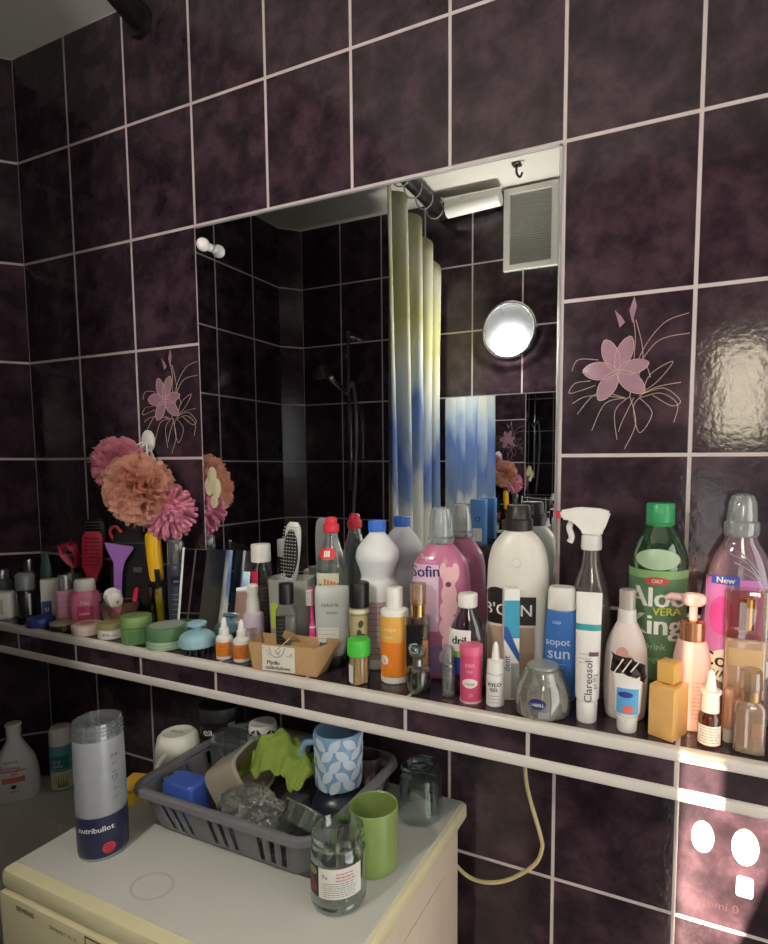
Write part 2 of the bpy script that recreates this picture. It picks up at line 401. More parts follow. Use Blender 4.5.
bm = B(); tube(bm, spline([(0, 0, 0), (0, 0, -.03), (.012, 0, -.045), (.02, 0, -.032)], 5), .004, 8); box(bm, (.03, .03, .006), (0, 0, -.003), .002)
tag(obj('ceiling_hook', bm, M('dark_hook', (60, 58, 55), .4, .6)), 'small dark hook screwed into the ceiling, seen in the mirror', 'hook', loc=(1.02, -1.0, 2.499))
# shower rail
t = T('shower_rail', 'slim chrome shower rail with hand shower on the far tiled wall, in the mirror', 'shower', (.265, -1.159, 1.38))
bm = B(); tube(bm, [(0, .045, 0), (0, .045, .66)], .009, 10); obj('rail', bm, CHROME, t)
for z in (.02, .64):
    bm = B(); tube(bm, [(0, 0, z), (0, .05, z)], .012, 10); obj('bracket', bm, CHROME, t)
bm = B(); tube(bm, [(0, .05, .40), (-.02, .09, .43), (-.05, .12, .47)], [.011, .012, .014], 10); bmesh.ops.create_cone(bm, cap_ends=True, segments=24, radius1=.045, radius2=.03, depth=.025, matrix=Matrix.Translation((-.06, .135, .475)) @ Matrix.Rotation(2.2, 4, 'X')); obj('hand_shower', bm, CHROME, t)
bm = B(); tube(bm, spline([(.0, .06, .40), (.035, .07, .44), (.05, .07, .30), (.035, .06, .05), (.0, .06, -.3), (-.05, .06, -.42)], 8), .007, 8); obj('hose', bm, M('hose_chrome', (150, 152, 155), .35, .7), t)
# bathtub
t = T('bathtub', 'white bathtub rim in the left corner beside the washing machine', 'bathtub', (.285, -.58, 0))
obj('tub', Loft([(0, .31, .53), (.58, .335, .568), (.6, .345, .575), (.612, .345, .575), (TR, .34, .57), (TR, .275, .43), (.6, .262, .41), (.35, .23, .37), (.22, .2, .33), (.2, .15, .28)], 7, 72, smooth=False).bm(), M('bathtub_enamel', (208, 206, 200), .25), t, sharp=50)
# curtain
def beach():
    m = bpy.data.materials.new('beach_print_cloth'); m.use_nodes = True; nt = m.node_tree; N = nt.nodes; L = nt.links; b = N['Principled BSDF']; b.inputs['Roughness'].default_value = .75
    tc = N.new('ShaderNodeTexCoord'); sp = N.new('ShaderNodeSeparateXYZ'); L.new(tc.outputs['UV'], sp.inputs[0])
    n = N.new('ShaderNodeTexNoise'); n.inputs['Scale'].default_value = 5; n.inputs['Detail'].default_value = 6; L.new(tc.outputs['UV'], n.inputs['Vector'])
    a = N.new('ShaderNodeMath'); a.operation = 'MULTIPLY_ADD'; L.new(n.outputs['Fac'], a.inputs[0]); a.inputs[1].default_value = .34; L.new(sp.outputs[1], a.inputs[2])
    c = N.new('ShaderNodeMath'); c.operation = 'SUBTRACT'; L.new(a.outputs[0], c.inputs[0]); c.inputs[1].default_value = .285
    r = N.new('ShaderNodeValToRGB'); e = r.color_ramp.elements; e[0].position = 0; e[0].color = srgb(205, 205, 190); e[1].position = 1; e[1].color = srgb(150, 146, 96)
    for p, q in ((.45, (176, 176, 164)), (.48, (96, 114, 142)), (.55, (62, 88, 140)), (.60, (136, 148, 154)), (.66, (158, 158, 144)), (.74, (132, 130, 80)), (.84, (146, 145, 128)), (.92, (118, 115, 72))):
        x = e.new(p); x.color = srgb(*q)
    L.new(c.outputs[0], r.inputs[0]); L.new(r.outputs[0], b.inputs['Base Color']); return m
bm = B(); nu, nv = 90, 40; g = []; uvl = bm.loops.layers.uv.new('UVMap')
for j in range(nv+1):
    row = []
    for i in range(nu+1):
        u = i/nu; v = j/nv; ztop = 2.39-.17*u**1.6
        z = .35+(ztop-.35)*v; y = -.70-.42*u
        x = .682+.03*math.sin(u*PI*9+.6*math.sin(v*2))*(1.0-.35*v)+.01*math.sin(u*23+v*3)
        row.append(bm.verts.new((x, y+.012*math.cos(u*PI*9), z)))
    g.append(row)
for j in range(nv):
    for i in range(nu):
        f = bm.faces.new((g[j][i], g[j][i+1], g[j+1][i+1], g[j+1][i]))
        for l, (a, c) in zip(f.loops, ((i, j), (i+1, j), (i+1, j+1), (i, j+1))): l[uvl].uv = (a/nu*1.1, c/nv*.85+.15)
cu = tag(obj('shower_curtain', bm, beach()), 'beach print shower curtain in green, blue and sand, seen hanging in the mirror', 'shower curtain')
md = cu.modifiers.new('thick', 'SOLIDIFY'); md.thickness = .0012
t = T('curtain_rod', 'dark curtain rod meeting the tiled wall just under the ceiling', 'curtain rod', (.462, -.002, 2.452))
bm = B(); tube(bm, spline([(0, 0, 0), (.08, -.25, 0), (.185, -.5, 0), (.217, -.75, -.002), (.217, -1.15, -.003)], 6), .024, 16); obj('rod', bm, M('dark_rod', (36, 32, 30), .4, .3), t)
bm = B(); tube(bm, [(0, .001, 0), (0, -.012, 0)], .036, 20); obj('flange', bm, M('dark_rod', (36, 32, 30), .4, .3), t)
for i in range(5):
    bm = B(); k = -.73-.09*i; x = .679-.462
    tube(bm, [(x+.03*math.sin(a*PI/8), k+.002*a-.001, -.012+.034*math.cos(a*PI/8)) for a in range(17)], .0025, 6); obj('curtain_ring', bm, M('pale_ring', (150, 148, 140), .4), t)

# ------------------------------------------------------------------ things on the mirror and wall
bm = B(); tube(bm, [(0, 0, 0), (0, -.012, 0)], .008, 16); bmesh.ops.create_uvsphere(bm, u_segments=20, v_segments=12, radius=.0135, matrix=Matrix.Translation((0, -.02, 0)))
tag(obj('knob', bm, WHITE2), 'round white knob stuck on the upper left corner of the large mirror', 'knob', loc=(.648, -.006, 1.945))
bm = B()
for cx, cz, rx, rz in ((0, .036, .012, .02), (-.009, .012, .012, .021), (.012, .008, .012, .022), (.004, -.022, .01, .014)):
    lf = Loft([(0, rx*.98, rz*.98), (.0012, rx, rz), (.002, rx*.9, rz*.9)], 2, 24, smooth=False); n0 = len(bm.verts); lf.add(bm); bm.verts.ensure_lookup_table(); vs = bm.verts[n0:]
    bmesh.ops.rotate(bm, matrix=Matrix.Rotation(PI/2, 4, 'X'), verts=vs); bmesh.ops.translate(bm, vec=(cx, 0, cz), verts=vs)
tag(obj('flower_sticker', bm, M('pale_yellow_petal', (206, 196, 160), .6, var=.1)), 'pale yellow petal sticker on the lower left edge of the large mirror', 'sticker', loc=(.630, -.0056, 1.425))
def disc(rx, rz, h, p=2):
    bm = Loft([(0, rx, rz), (h*.6, rx, rz), (h, rx*.82, rz*.82)], p, 36, smooth=False).bm(); bmesh.ops.rotate(bm, matrix=Matrix.Rotation(PI/2, 4, 'X'), verts=bm.verts); return bm
tag(obj('sticker', disc(.0165, .026, .003), WHITE2), 'plain white oval pad on the sunlit pink tile below the shelf', 'wall pad', loc=(1.639, -.0004, .895))
t = T('adhesive_hook', 'white oval hook on the sunlit tile, right of the plain oval pad', 'hook', (1.699, -.0004, .894))
obj('plate', disc(.019, .029, .004), WHITE2, t); bm = B(); tube(bm, spline([(0, -.004, .016), (0, -.014, .012), (0, -.016, -.002), (0, -.022, -.006), (0, -.025, .004)], 5), .005, 10); obj('hook', bm, WHITE2, t)
obj('ring', disc(.013, .02, .006), M('cream_pad', (225, 215, 195), .5), t)
tag(obj('wall_pad', disc(.012, .0165, .003, 7), WHITE2), 'small white square pad on the sunlit tile under the oval hook', 'wall pad', loc=(1.701, -.0004, .829))
bm = B(); tube(bm, spline([(1.352, -.02, 1.049), (1.352, -.02, .97), (1.358, -.02, .916), (1.381, -.018, .838), (1.384, -.018, .81), (1.369, -.02, .777), (1.318, -.022, .735), (1.27, -.025, .722), (1.234, -.03, .737), (1.19, -.03, .78)], 8), .0036, 10)
tag(obj('cable', bm, M('cream_cable', (205, 190, 140), .45)), 'cream cable looping down from under the shelf to the washing machine', 'cable')

# bath puffs on their hook
t = T('suction_hook', 'white oval hook on the flower tile holding the bath puffs', 'hook', (.43, -.0005, 1.54))
obj('plate', disc(.021, .026, .005), WHITE2, t); bm = B(); tube(bm, spline([(0, -.004, -.005), (0, -.02, -.014), (0, -.03, -.024), (0, -.04, -.012)], 5), .0035, 8); obj('hook', bm, WHITE2, t)
def puff(bm, c, r, n, w, seed, sq=(1, .8, 1)):
    R = random.Random(seed); c = Vector(c)
    for i in range(n):
        d = Vector((R.gauss(0, 1), R.gauss(0, 1), R.gauss(0, 1))).normalized(); a = d.cross(Vector((R.random(), R.random(), R.random()+.1))).normalized(); b_ = d.cross(a)
        L_ = R.uniform(.7, 1.3)*w; ph = R.uniform(0, 6); r0 = r*R.uniform(.78, 1.0); g = []
        for u in range(9):
            row = []
            for v in range(4):
                s_ = (u/8-.5)*2; q = v/3
                p = d*(r0*(.55+.45*q))+a*(s_*L_)+b_*(math.sin(s_*4+ph)*w*.42*q+(q-.4)*w*.25)+d*(math.cos(s_*5+ph)*w*.15*q)
                p = Vector((p.x*sq[0], p.y*sq[1], p.z*sq[2])); row.append(bm.verts.new(c+p))
            g.append(row)
        for u in range(8):
            for v in range(3): bm.faces.new((g[u][v], g[u+1][v], g[u+1][v+1], g[u][v+1]))
    return bm
def netting(name, col, op):
    m = bpy.data.materials.new(name); m.use_nodes = True; N = m.node_tree.nodes; L = m.node_tree.links; N.remove(N['Principled BSDF'])
    d = N.new('ShaderNodeBsdfDiffuse'); d.inputs[0].default_value = srgb(*col); tl = N.new('ShaderNodeBsdfTranslucent'); tl.inputs[0].default_value = srgb(*col); tr = N.new('ShaderNodeBsdfTransparent')
    a = N.new('ShaderNodeMixShader'); a.inputs[0].default_value = .4; L.new(d.outputs[0], a.inputs[1]); L.new(tl.outputs[0], a.inputs[2])
    w = N.new('ShaderNodeTexNoise'); w.inputs['Scale'].default_value = 60; tc = N.new('ShaderNodeTexCoord'); L.new(tc.outputs['Object'], w.inputs['Vector'])
    mr = N.new('ShaderNodeMapRange'); mr.inputs[3].default_value = op-.12; mr.inputs[4].default_value = min(1, op+.12); L.new(w.outputs['Fac'], mr.inputs[0])
    b_ = N.new('ShaderNodeMixShader'); L.new(mr.outputs[0], b_.inputs[0]); L.new(tr.outputs[0], b_.inputs[1]); L.new(a.outputs[0], b_.inputs[2]); L.new(b_.outputs[0], N['Material Output'].inputs[0]); return m
LOOP = M('white_cord', (215, 205, 200), .6)
t = T('bath_puff', 'pink mesh bath puff, upper left of the sponges on the hook', 'bath puff', (.428, -.078, 1.485), group='bath sponges on the hook')
obj('netting', puff(B(), (0, 0, 0), .064, 260, .02, 3), netting('pink_net', (226, 156, 172), .72), t)
bm = B(); tube(bm, spline([(.0, .02, .03), (.02, .045, .05), (.032, .058, .045), (.03, .05, .03), (.01, .02, .01)], 5), .0018, 6); obj('cord', bm, LOOP, t)
t = T('bath_puff', 'big peach mesh bath puff in front of the other sponges', 'bath puff', (.506, -.092, 1.432), group='bath sponges on the hook')
obj('netting', puff(B(), (0, 0, 0), .08, 380, .023, 5), netting('peach_net', (232, 182, 160), .7), t)
bm = B(); tube(bm, spline([(-.02, .04, .06), (-.045, .06, .1), (-.05, .066, .092), (-.042, .06, .08), (-.02, .04, .05)], 5), .0018, 6); obj('cord', bm, LOOP, t)
t = T('chenille_sponge', 'hot pink chenille noodle sponge hanging low behind the peach puff', 'bath sponge', (.540, -.048, 1.386), group='bath sponges on the hook')
bm = B(); bmesh.ops.create_icosphere(bm, subdivisions=3, radius=.036); R = random.Random(2)
for i in range(150):
    d = Vector((R.gauss(0, 1), R.gauss(0, 1), R.gauss(0, 1))).normalized(); d.y *= .8
    k = Vector((R.uniform(-.3, .3), R.uniform(-.3, .3), -.35)); p0 = d*.03; p1 = d*.048+k*.004; p2 = d*.064+k*.014
    tube(bm, [p0, p1, p2, p2+(p2-p1)*.12], [.0042, .0048, .0044, .0018], 7)
obj('noodles', bm, M('hot_pink_chenille', (206, 128, 152), .85), t)
bm = B(); tube(bm, spline([(-.02, 0, .03), (-.055, .02, .1), (-.092, .03, .145), (-.085, .03, .13), (-.03, .01, .03)], 6), .0018, 6); obj('cord', bm, LOOP, t)

# ------------------------------------------------------------------ lights
sun = bpy.data.lights.new('sun', 'SUN'); sun.energy = SUN; sun.angle = .012; sun.color = (1, .80, .60)
so = bpy.data.objects.new('sun', sun); COL.objects.link(so); so.rotation_euler = Vector((0, -math.cos(.35), math.sin(.35))).to_track_quat('Z', 'Y').to_euler(); so.location = (1.6, -4, 3)
w = bpy.data.worlds.new('sky'); scene.world = w; w.use_nodes = True
b = w.node_tree.nodes['Background']; b.inputs[0].default_value = (1, .97, .93, 1); b.inputs[1].default_value = SKY_
vs = scene.view_settings; vs.view_transform = 'Standard'; vs.look = 'None'; vs.gamma = 1; vs.use_curve_mapping = False; vs.exposure = EXPO
cy = scene.cycles; cy.use_denoising = True; cy.max_bounces = 14; cy.transparent_max_bounces = 32; cy.glossy_bounces = 8; cy.sample_clamp_indirect = 6; cy.caustics_reflective = CAUS; cy.blur_glossy = .6
# ================================================================== things on the shelf, left to right
def S(name, label, cat, x, y, turn=None, group=None): return T(name, label, cat, (x, y, SH), face(x) if turn is None else turn, group)
PEARL = M('pearl_pink', (216, 150, 178), .3); ROSE = M('rose_bottle', (214, 120, 150), .3)
# far left
t = S('soap_bar_box', 'rounded white plastic box cut by the left edge, first on the shelf', 'box', .085, -.148, .6)
lf = Loft([(0, .026, .016), (.004, .029, .019), (.06, .029, .019), (.066, .025, .015)], 4, smooth=False); obj('box_body', lf.bm(), WHITE, t)
lab(t, lf, -.014, .014, .014, .05, M('faded_print', (190, 188, 172), .6)); lettering(t, lf, GREYINK, [('il', .02, 0, .028)])
t = S('lotion_bottle', 'grey bottle with silver cap behind the white box at the far left', 'bottle', .02, -.108, .6)
lf = body(t, [(0, .02), (.003, .022), (.07, .022), (.08, .018), (.086, .012)], M('slate_bottle', (92, 98, 104), .35)); cap(t, rcap(.0135, .086, .108), SILVER, ribs=24)
t = S('pump_bottle', 'dark slim bottle with slanted grey cap, against the wall at far left', 'bottle', .03, -.05, .5)
lf = body(t, [(0, .016), (.003, .018), (.085, .018), (.095, .011)], M('dark_grey_bottle', (58, 58, 62), .35)); bm = Loft([(.095, .0105, .0105), (.118, .0115, .0115), (.122, .011, .011)], 2, smooth=False).bm()
for v in bm.verts:
    if v.co.z > .11: v.co.z += v.co.x*.6
obj('cap', bm, SILVER, t)
t = S('shampoo_bottle', 'small clear bottle with black floral print and frosted cap', 'bottle', .136, -.121)
lf = body(t, [(0, .017), (.003, .0195), (.066, .0195), (.07, .017)], CLEAR); obj('contents', Loft([(.002, .017), (.06, .017)], smooth=False).bm(), M('dark_clear_liquid', (70, 72, 72), .2), t)
cap(t, [(.07, .0185), (.072, .0205), (.104, .0205), (.111, .015)], FROST)
bm = B(); R = random.Random(4)
for i in range(16):
    x, z = R.uniform(-.013, .013), R.uniform(.008, .06); lf.label(x-.003, x+.003, z-.005, z+.005, shape='oval', nx=6, nz=6, bm=bm)
obj('floral_print', bm, BLACK, t); lab(t, lf, .004, .009, .01, .062, WHITE2, name='print_stripe', off=.001)
t = S('carton', 'tiny navy carton between the floral bottle and the white medicine carton', 'box', .176, -.105, .75)
obj('carton_body', bb(-.011, .011, -.009, .009, 0, .056, .0008), M('navy_card', (42, 46, 72), .5), t); lettering(t, None, WHITE2, [('lo', .009, 0, .044)], y=-.009)
t = S('cream_tube', 'teal tube with flat pointed end standing by the wall at left', 'tube', .093, -.045, .7)
lf = Loft([(0, .013, .013), (.02, .0135, .0135), (.022, .0165, .0165), (.11, .012, .006), (.143, .006, .001)], 2); obj('tube_body', lf.bm(), M('teal_tube', (70, 112, 108), .4), t)
t = S('medicine_carton', 'white medicine carton with navy panel beside the pink bottles', 'box', .217, -.108, .95)
bm = bb(-.022, .022, -.013, .013, 0, .1, .0006); obj('carton_body', bm, PAPER, t); obj('blue_panel', bb(-.021, -.002, -.0136, -.0128, .006, .05), M('navy_print', (48, 62, 122), .5), t)
obj('small_print', lines(None, .002, .018, .012, .09, 12, y=-.013), GREYINK, t); lettering(t, None, PAPER, [('SI', .013, -.0115, .03)], y=-.0136)
t = S('lotion_bottle', 'pearly lilac pink bottle with clear cap, left of the rose bottle', 'bottle', .282, -.118)
lf = body(t, [(0, .017, .012), (.003, .0195, .0145), (.078, .0195, .0145), (.082, .017, .012)], PEARL, 3); cap(t, rcap(.0145, .082, .118), CLEARCAP); obj('pump_stem', Loft([(.082, .005), (.112, .005)], smooth=False).bm(), SILVER, t)
obj('small_print', lines(lf, -.011, .011, .015, .07, 5), M('mauve_ink', (150, 90, 120), .5), t)
t = S('lotion_bottle', 'rose pink bottle with white flip cap, right of the pearly bottle', 'bottle', .335, -.108)
lf = body(t, [(0, .026, .018), (.004, .031, .022), (.06, .0315, .022), (.076, .028, .02), (.083, .0215, .018)], ROSE, 2.4); cap(t, [(.083, .021, .0175), (.086, .0225, .019), (.104, .0215, .0185), (.11, .018, .015)], WHITE)
lab(t, lf, -.016, .016, .02, .05, M('deep_rose', (200, 62, 110), .4)); lettering(t, lf, WHITE2, [('Nx', .014, 0, .058), ('rose', .011, -.002, .034)], off=.0016)
# flat tins in front
BL = M('blue_lid', (52, 58, 138), .35)
t = S('lid', 'flat royal blue lid at the front edge, far left of the tins', 'lid', .238, -.150, .4)
obj('lid_body', Loft([(0, .026, .026), (.014, .028, .028), (.02, .026, .026), (.021, .012, .012)], smooth=False).bm(), BL, t); obj('rim', Loft([(0, .029, .029), (.004, .029, .029)], smooth=False).bm(), M('blue_rim', (40, 44, 112), .35), t)
t = S('compact_tin', 'low dark compact with beige top between the blue lid and pale pink tin', 'tin', .318, -.1475, .3)
obj('tin_body', Loft([(0, .026), (.002, .028), (.012, .028), (.014, .027)], smooth=False).bm(), M('dark_brown_tin', (52, 44, 40), .35), t); obj('lid', Loft([(.014, .0285), (.018, .0285), (.021, .02), (.022, .002)], smooth=False).bm(), M('beige_lid', (168, 152, 128), .4), t)
t = S('cream_tin', 'pale pink flat round tin near the front left edge', 'tin', .396, -.1465, .3)
lf = Loft([(0, .028), (.002, .0305), (.013, .0305)], smooth=False); obj('tin_body', lf.bm(), M('pale_pink_tin', (214, 190, 180), .35), t); obj('lid', Loft([(.013, .0315), (.021, .0315), (.023, .029)], smooth=False).bm(), M('pale_pink_lid', (222, 200, 190), .35), t)
obj('lid_print', Loft([(.0231, .014), (.0236, .014)], smooth=False).bm(), M('coral_print', (206, 140, 130), .4), t)
t = S('cream_jar', 'small cream jar with olive lid and white label by the green jar', 'jar', .47, -.145)
lf = body(t, [(0, .023), (.003, .0255), (.02, .0255), (.022, .024)], M('ivory_jar', (214, 204, 176), .35), name='jar_body'); cap(t, rcap(.0262, .022, .034), M('olive_gold_lid', (150, 142, 92), .4), name='lid', ribs=30)
lab(t, lf, -.016, .016, .003, .019, WHITE2); lettering(t, lf, INK, [('800', .009, -.008, .012), ('cream', .006, .007, .01)], off=.0015)
t = S('cream_jar', 'plain green round jar with green lid at the front edge', 'jar', .550, -.146)
lf = body(t, [(0, .026), (.003, .0285), (.034, .0285), (.036, .027)], M('leaf_green_jar', (106, 146, 84), .35), name='jar_body'); cap(t, rcap(.0298, .036, .058, .003), M('moss_green_lid', (122, 152, 92), .4), name='lid')
lab(t, lf, -.012, .012, .006, .03, M('dull_green_label', (86, 128, 72), .5))
t = S('balm_tin', 'wide dark green tin with pale green band, right of the plain green jar', 'tin', .632, -.140, .5)
lf = body(t, [(0, .036), (.003, .039), (.018, .039), (.019, .0375)], M('pale_green_band', (168, 196, 160), .4), name='tin_body'); cap(t, rcap(.0402, .019, .045, .003), M('dark_green_lid', (82, 122, 84), .35), name='lid')
obj('top_label', Loft([(.0451, .032), (.0456, .032)], smooth=False).bm(), M('silver_green_print', (150, 165, 148), .35), t)
bm = lines(lf, -.025, .025, .006, .012, 2); obj('small_print', bm, M('green_ink', (70, 110, 80), .6), t)
t = S('lid', 'loose green lid lying behind the scalp massager', 'lid', .7, -.1, .4)
obj('lid_body', Loft([(0, .024), (.012, .024), (.014, .022), (.0145, .002)], smooth=False).bm(), M('mid_green_lid', (74, 138, 88), .4), t); obj('rim', Loft([(0, .0248), (.003, .0248)], smooth=False).bm(), M('dark_green_lid', (82, 122, 84), .35), t)
t = S('scalp_massager', 'light blue scalp massager brush with dark bristles at the front edge', 'massager', .722, -.1465, .5)
SKY = M('light_blue_rubber', (150, 190, 202), .45)
obj('massager_body', Loft([(.014, .028), (.018, .034), (.032, .033), (.042, .024), (.046, .012)]).bm(), SKY, t); obj('handle', Loft([(.044, .008), (.052, .008), (.056, .017), (.061, .018), (.064, .012)]).bm(), SKY, t)
bm = B()
for i in range(14):
    a = 2*PI*i/14; tube(bm, [(.026*math.cos(a), .026*math.sin(a), .016), (.026*math.cos(a), .026*math.sin(a), 0)], [.0028, .0016], 6)
for i in range(7):
    a = 2*PI*i/7; tube(bm, [(.013*math.cos(a), .013*math.sin(a), .016), (.013*math.cos(a), .013*math.sin(a), 0)], [.0028, .0016], 6)
obj('bristles', bm, M('dark_bristle', (34, 36, 44), .5), t)

# hair tools at the back left, standing in an open beaker
t = S('beaker', 'clear beaker holding brushes and combs at the back left', 'beaker', .27, -.042, .5)
bm = B(); Loft([(0, .03), (.003, .033), (.09, .036), (.09, .0345), (.004, .0315), (.004, .002)], smooth=False).add(bm, top=True); obj('beaker_body', bm, clear('smoky_glass', (180, 176, 172), .12, .5), t)
def brush(label, x, y, z0, lean, col, W, Hd, L_, bris, pins, rows=9, cols=5, turn=.7):
    t = T('hair_brush', label, 'hair brush', (x, y, SH+z0), rot=(lean[0], lean[1], turn))
    lf = Loft([(L_-Hd, W*.3, .005), (L_-Hd*.85, W*.42, .006), (L_-Hd*.4, W*.5, .007), (L_-.012, W*.44, .006), (L_, W*.25, .004)], 2.6)
    obj('head', lf.bm(), col, t); obj('handle', Loft([(0, .007, .006), (.01, .009, .0075), ((L_-Hd)*.6, .008, .007), (L_-Hd+.004, W*.3, .0055)]).bm(), col, t)
    bm = B(); bt = B()
    for j in range(rows):
        for i in range(cols):
            z = L_-Hd*.92+Hd*.84*j/(rows-1); x_ = (i-(cols-1)/2)/(cols-1)*W*.74*(1-.25*abs(j/(rows-1)*2-1)**2); y_ = lf.front(x_, z)
            tube(bm, [(x_, y_+.001, z), (x_*1.12, y_-.008, z)], .0005, 5); bmesh.ops.create_icosphere(bt, subdivisions=1, radius=.0013, matrix=Matrix.Translation((x_*1.12, y_-.0085, z)))
    obj('pins', bm, BLACK, t); obj('pin_tips', bt, pins, t); obj('cushion', lf.label(-W*.46, W*.46, L_-Hd*.94, L_-.014, off=.0012, shape='oval'), bris, t); return t
brush('black paddle brush with pale pins leaning at the back left', .262, -.026, .006, (-.02, .0), BLACK, .05, .1, .232, BLACK, M('pale_pin', (150, 150, 144), .5), 12, 7)
t = T('hair_brush', 'crimson vented hair brush in front of the black paddle brush', 'hair brush', (.276, -.054, SH+.006), rot=(.0, .05, .8))
RED = M('crimson_plastic', (206, 36, 72), .35)
bm = B(); lf = Loft([(.1, .014, .004), (.12, .022, .005), (.19, .023, .005), (.204, .016, .004)], 3, smooth=False); lf.add(bm); obj('head', bm, RED, t); obj('handle', Loft([(0, .007, .006), (.06, .009, .007), (.1, .0135, .005)]).bm(), RED, t)
bm = B()
for j in range(9):
    for i in range(4): tube(bm, [((i-1.5)*.0095, -.004, .118+j*.009), ((i-1.5)*.0098, -.017, .118+j*.009)], [.0016, .001], 5)
obj('bristles', bm, RED, t); bm = B()
for j in range(8): lf.label(-.016, .016, .1225+j*.009, .1255+j*.009, off=.0006, nx=6, nz=1, bm=bm)
obj('slots', bm, M('dark_red_slot', (110, 16, 38), .6), t)
t = T('hair_clip', 'red claw clip at the left end of the brushes', 'hair clip', (.196, -.046, SH+.146), rot=(.1, -.35, .7))
for s_ in (-1, 1):
    bm = B()
    for i in range(5): tube(bm, spline([(s_*.004, (i-2)*.009, .03), (s_*.014, (i-2)*.009, .015), (s_*.01, (i-2)*.008, -.012), (s_*.002, (i-2)*.007, -.03)], 4), .0028, 6)
    box(bm, (.004, .044, .022), (s_*.01, 0, .022), .0015); obj('jaw', bm, RED, t)
bm = B(); tube(bm, [(0, -.02, .02), (0, .02, .02)], .004, 8); obj('hinge', bm, SILVER, t)
t = S('tweezer_stand', 'narrow grey green pencil cup under the red claw clip', 'cup', .196, -.045, .6)
bm = B(); Loft([(0, .016), (.1, .019), (.1, .0175), (.003, .0145), (.003, .001)], smooth=False).add(bm); obj('cup_body', bm, M('grey_green_cup', (88, 92, 84), .5), t)
obj('handle', Loft([(.02, .003), (.128, .003)], smooth=False).bm(), M('olive_stick', (120, 116, 84), .5), t)
t = T('spatula', 'purple plastic scoop standing among the brushes', 'scoop', (.396, -.074, SH+.001), rot=(0, .04, .75))
bm = B(); prism(bm, [(-.007, 0), (.007, 0), (.008, .12), (.012, .148), (.031, .175), (.03, .182), (-.028, .192), (-.024, .176), (-.008, .145)], -.003, .003); bmesh.ops.bevel(bm, geom=list(bm.edges), offset=.0012, segments=1, affect='EDGES'); obj('scoop_body', bm, M('lilac_plastic', (152, 102, 180), .4), t)
t = S('pouch', 'black upright pouch with red loop standing against the wall under the puffs', 'pouch', .398, -.03, .35)
lf = Loft([(0, .05, .018), (.004, .053, .022), (.12, .052, .02), (.19, .046, .012), (.212, .042, .006)], 4); obj('pouch_body', lf.bm(), M('black_fabric', (24, 22, 24), .85), t)
bm = B(); tube(bm, spline([(-.044, 0, .19), (-.052, -.004, .214), (-.036, -.006, .226), (-.022, -.002, .208)], 5), .0034, 8); obj('loop', bm, M('red_loop', (196, 58, 66), .5), t)
lab(t, lf, .012, .032, .12, .132, M('grey_badge', (84, 84, 86), .5), name='badge'); obj('zip', lf.label(-.04, .04, .186, .19, off=.001), M('zip_grey', (70, 68, 70), .4, .5), t)
t = T('handled_tool', 'bright yellow handled tool with black collar standing in a glass', 'tool', (.515, -.055, SH+.005), rot=(-.0, -.06, .6))
YEL = M('signal_yellow', (238, 184, 28), .35)
obj('handle', Loft([(.105, .012, .011), (.112, .0145, .013), (.17, .0165, .014), (.208, .015, .0135), (.218, .009, .009)]).bm(), YEL, t); obj('collar', Loft([(.088, .0105), (.106, .0125)], smooth=False).bm(), BLACK, t); obj('shaft', Loft([(0, .005), (.006, .007), (.088, .0085)]).bm(), YEL, t)
bm = B(); box(bm, (.012, .004, .032), (.006, -.014, .118), .0015); obj('switch', bm, BLACK, t)
t = S('drinking_glass', 'small clear glass holding the yellow tool', 'glass', .513, -.055, .6)
bm = B(); Loft([(0, .021), (.003, .0235), (.1, .026), (.1, .0246), (.005, .021), (.004, .001)], smooth=False).add(bm); obj('glass_body', bm, GLASS, t)
t = S('bowl', 'smoky brown see-through bowl of small bottles in front of the black pouch', 'bowl', .447, -.0, .6); t.location = (.402, -.1445, SH)
t.location = (.445, -.103, SH)
bm = B(); Loft([(0, .022), (.003, .026), (.025, .046), (.068, .058), (.068, .0565), (.027, .0445), (.005, .025), (.004, .001)]).add(bm); obj('bowl_body', bm, clear('smoky_brown', (140, 108, 92), .12, .5, milk=.55, milkcol=(128, 96, 82)), t); t.scale = (.72, .50, 1.0)
for i, (nm, l, x, y, c, hh, rr, cc, rot) in enumerate((('nail_polish_bottle', 'small pink bottle with faceted white cap lying in the smoky bowl', .452, -.104, ROSE, .06, .011, WHITE, (.5, .25, 0)),
        ('lip_balm', 'thin hot pink stick standing in the smoky bowl', .470, -.094, M('hot_pink', (226, 60, 120), .4), .06, .0045, None, (-.1, .15, 0)))):
    t = T(nm, l, 'bottle' if cc else 'lip balm', (x, y, SH+.032), rot=rot)
    obj('bottle_body', Loft([(0, rr*.9), (.002, rr), (hh*.7, rr), (hh*.75, rr*.7), (hh, rr*.7)], smooth=False).bm(), c, t)
    if cc: obj('cap', Loft([(hh*.72, .014), (hh*.8, .0165), (hh*1.2, .017), (hh*1.32, .012)], 2, 8, smooth=False).bm(), WHITE, t)
    else: obj('cap', Loft([(hh*.7, rr*1.1), (hh*1.05, rr*1.1), (hh*1.1, rr*.6)], smooth=False).bm(), RED, t)
t = T('pocket_comb', 'black narrow comb lying across the smoky bowl', 'comb', (.44, -.122, SH+.0755), rot=(0, -.1, -.3))
bm = bb(-.042, .042, -.002, .002, .004, .011)
for i in range(26): box(bm, (.0018, .003, .012), (-.0405+i*.00325, 0, -.001))
obj('comb_body', bm, BLACK, t); obj('grip', bb(-.052, -.04, -.0025, .0025, -.003, .0115, .0008), BLACK, t)
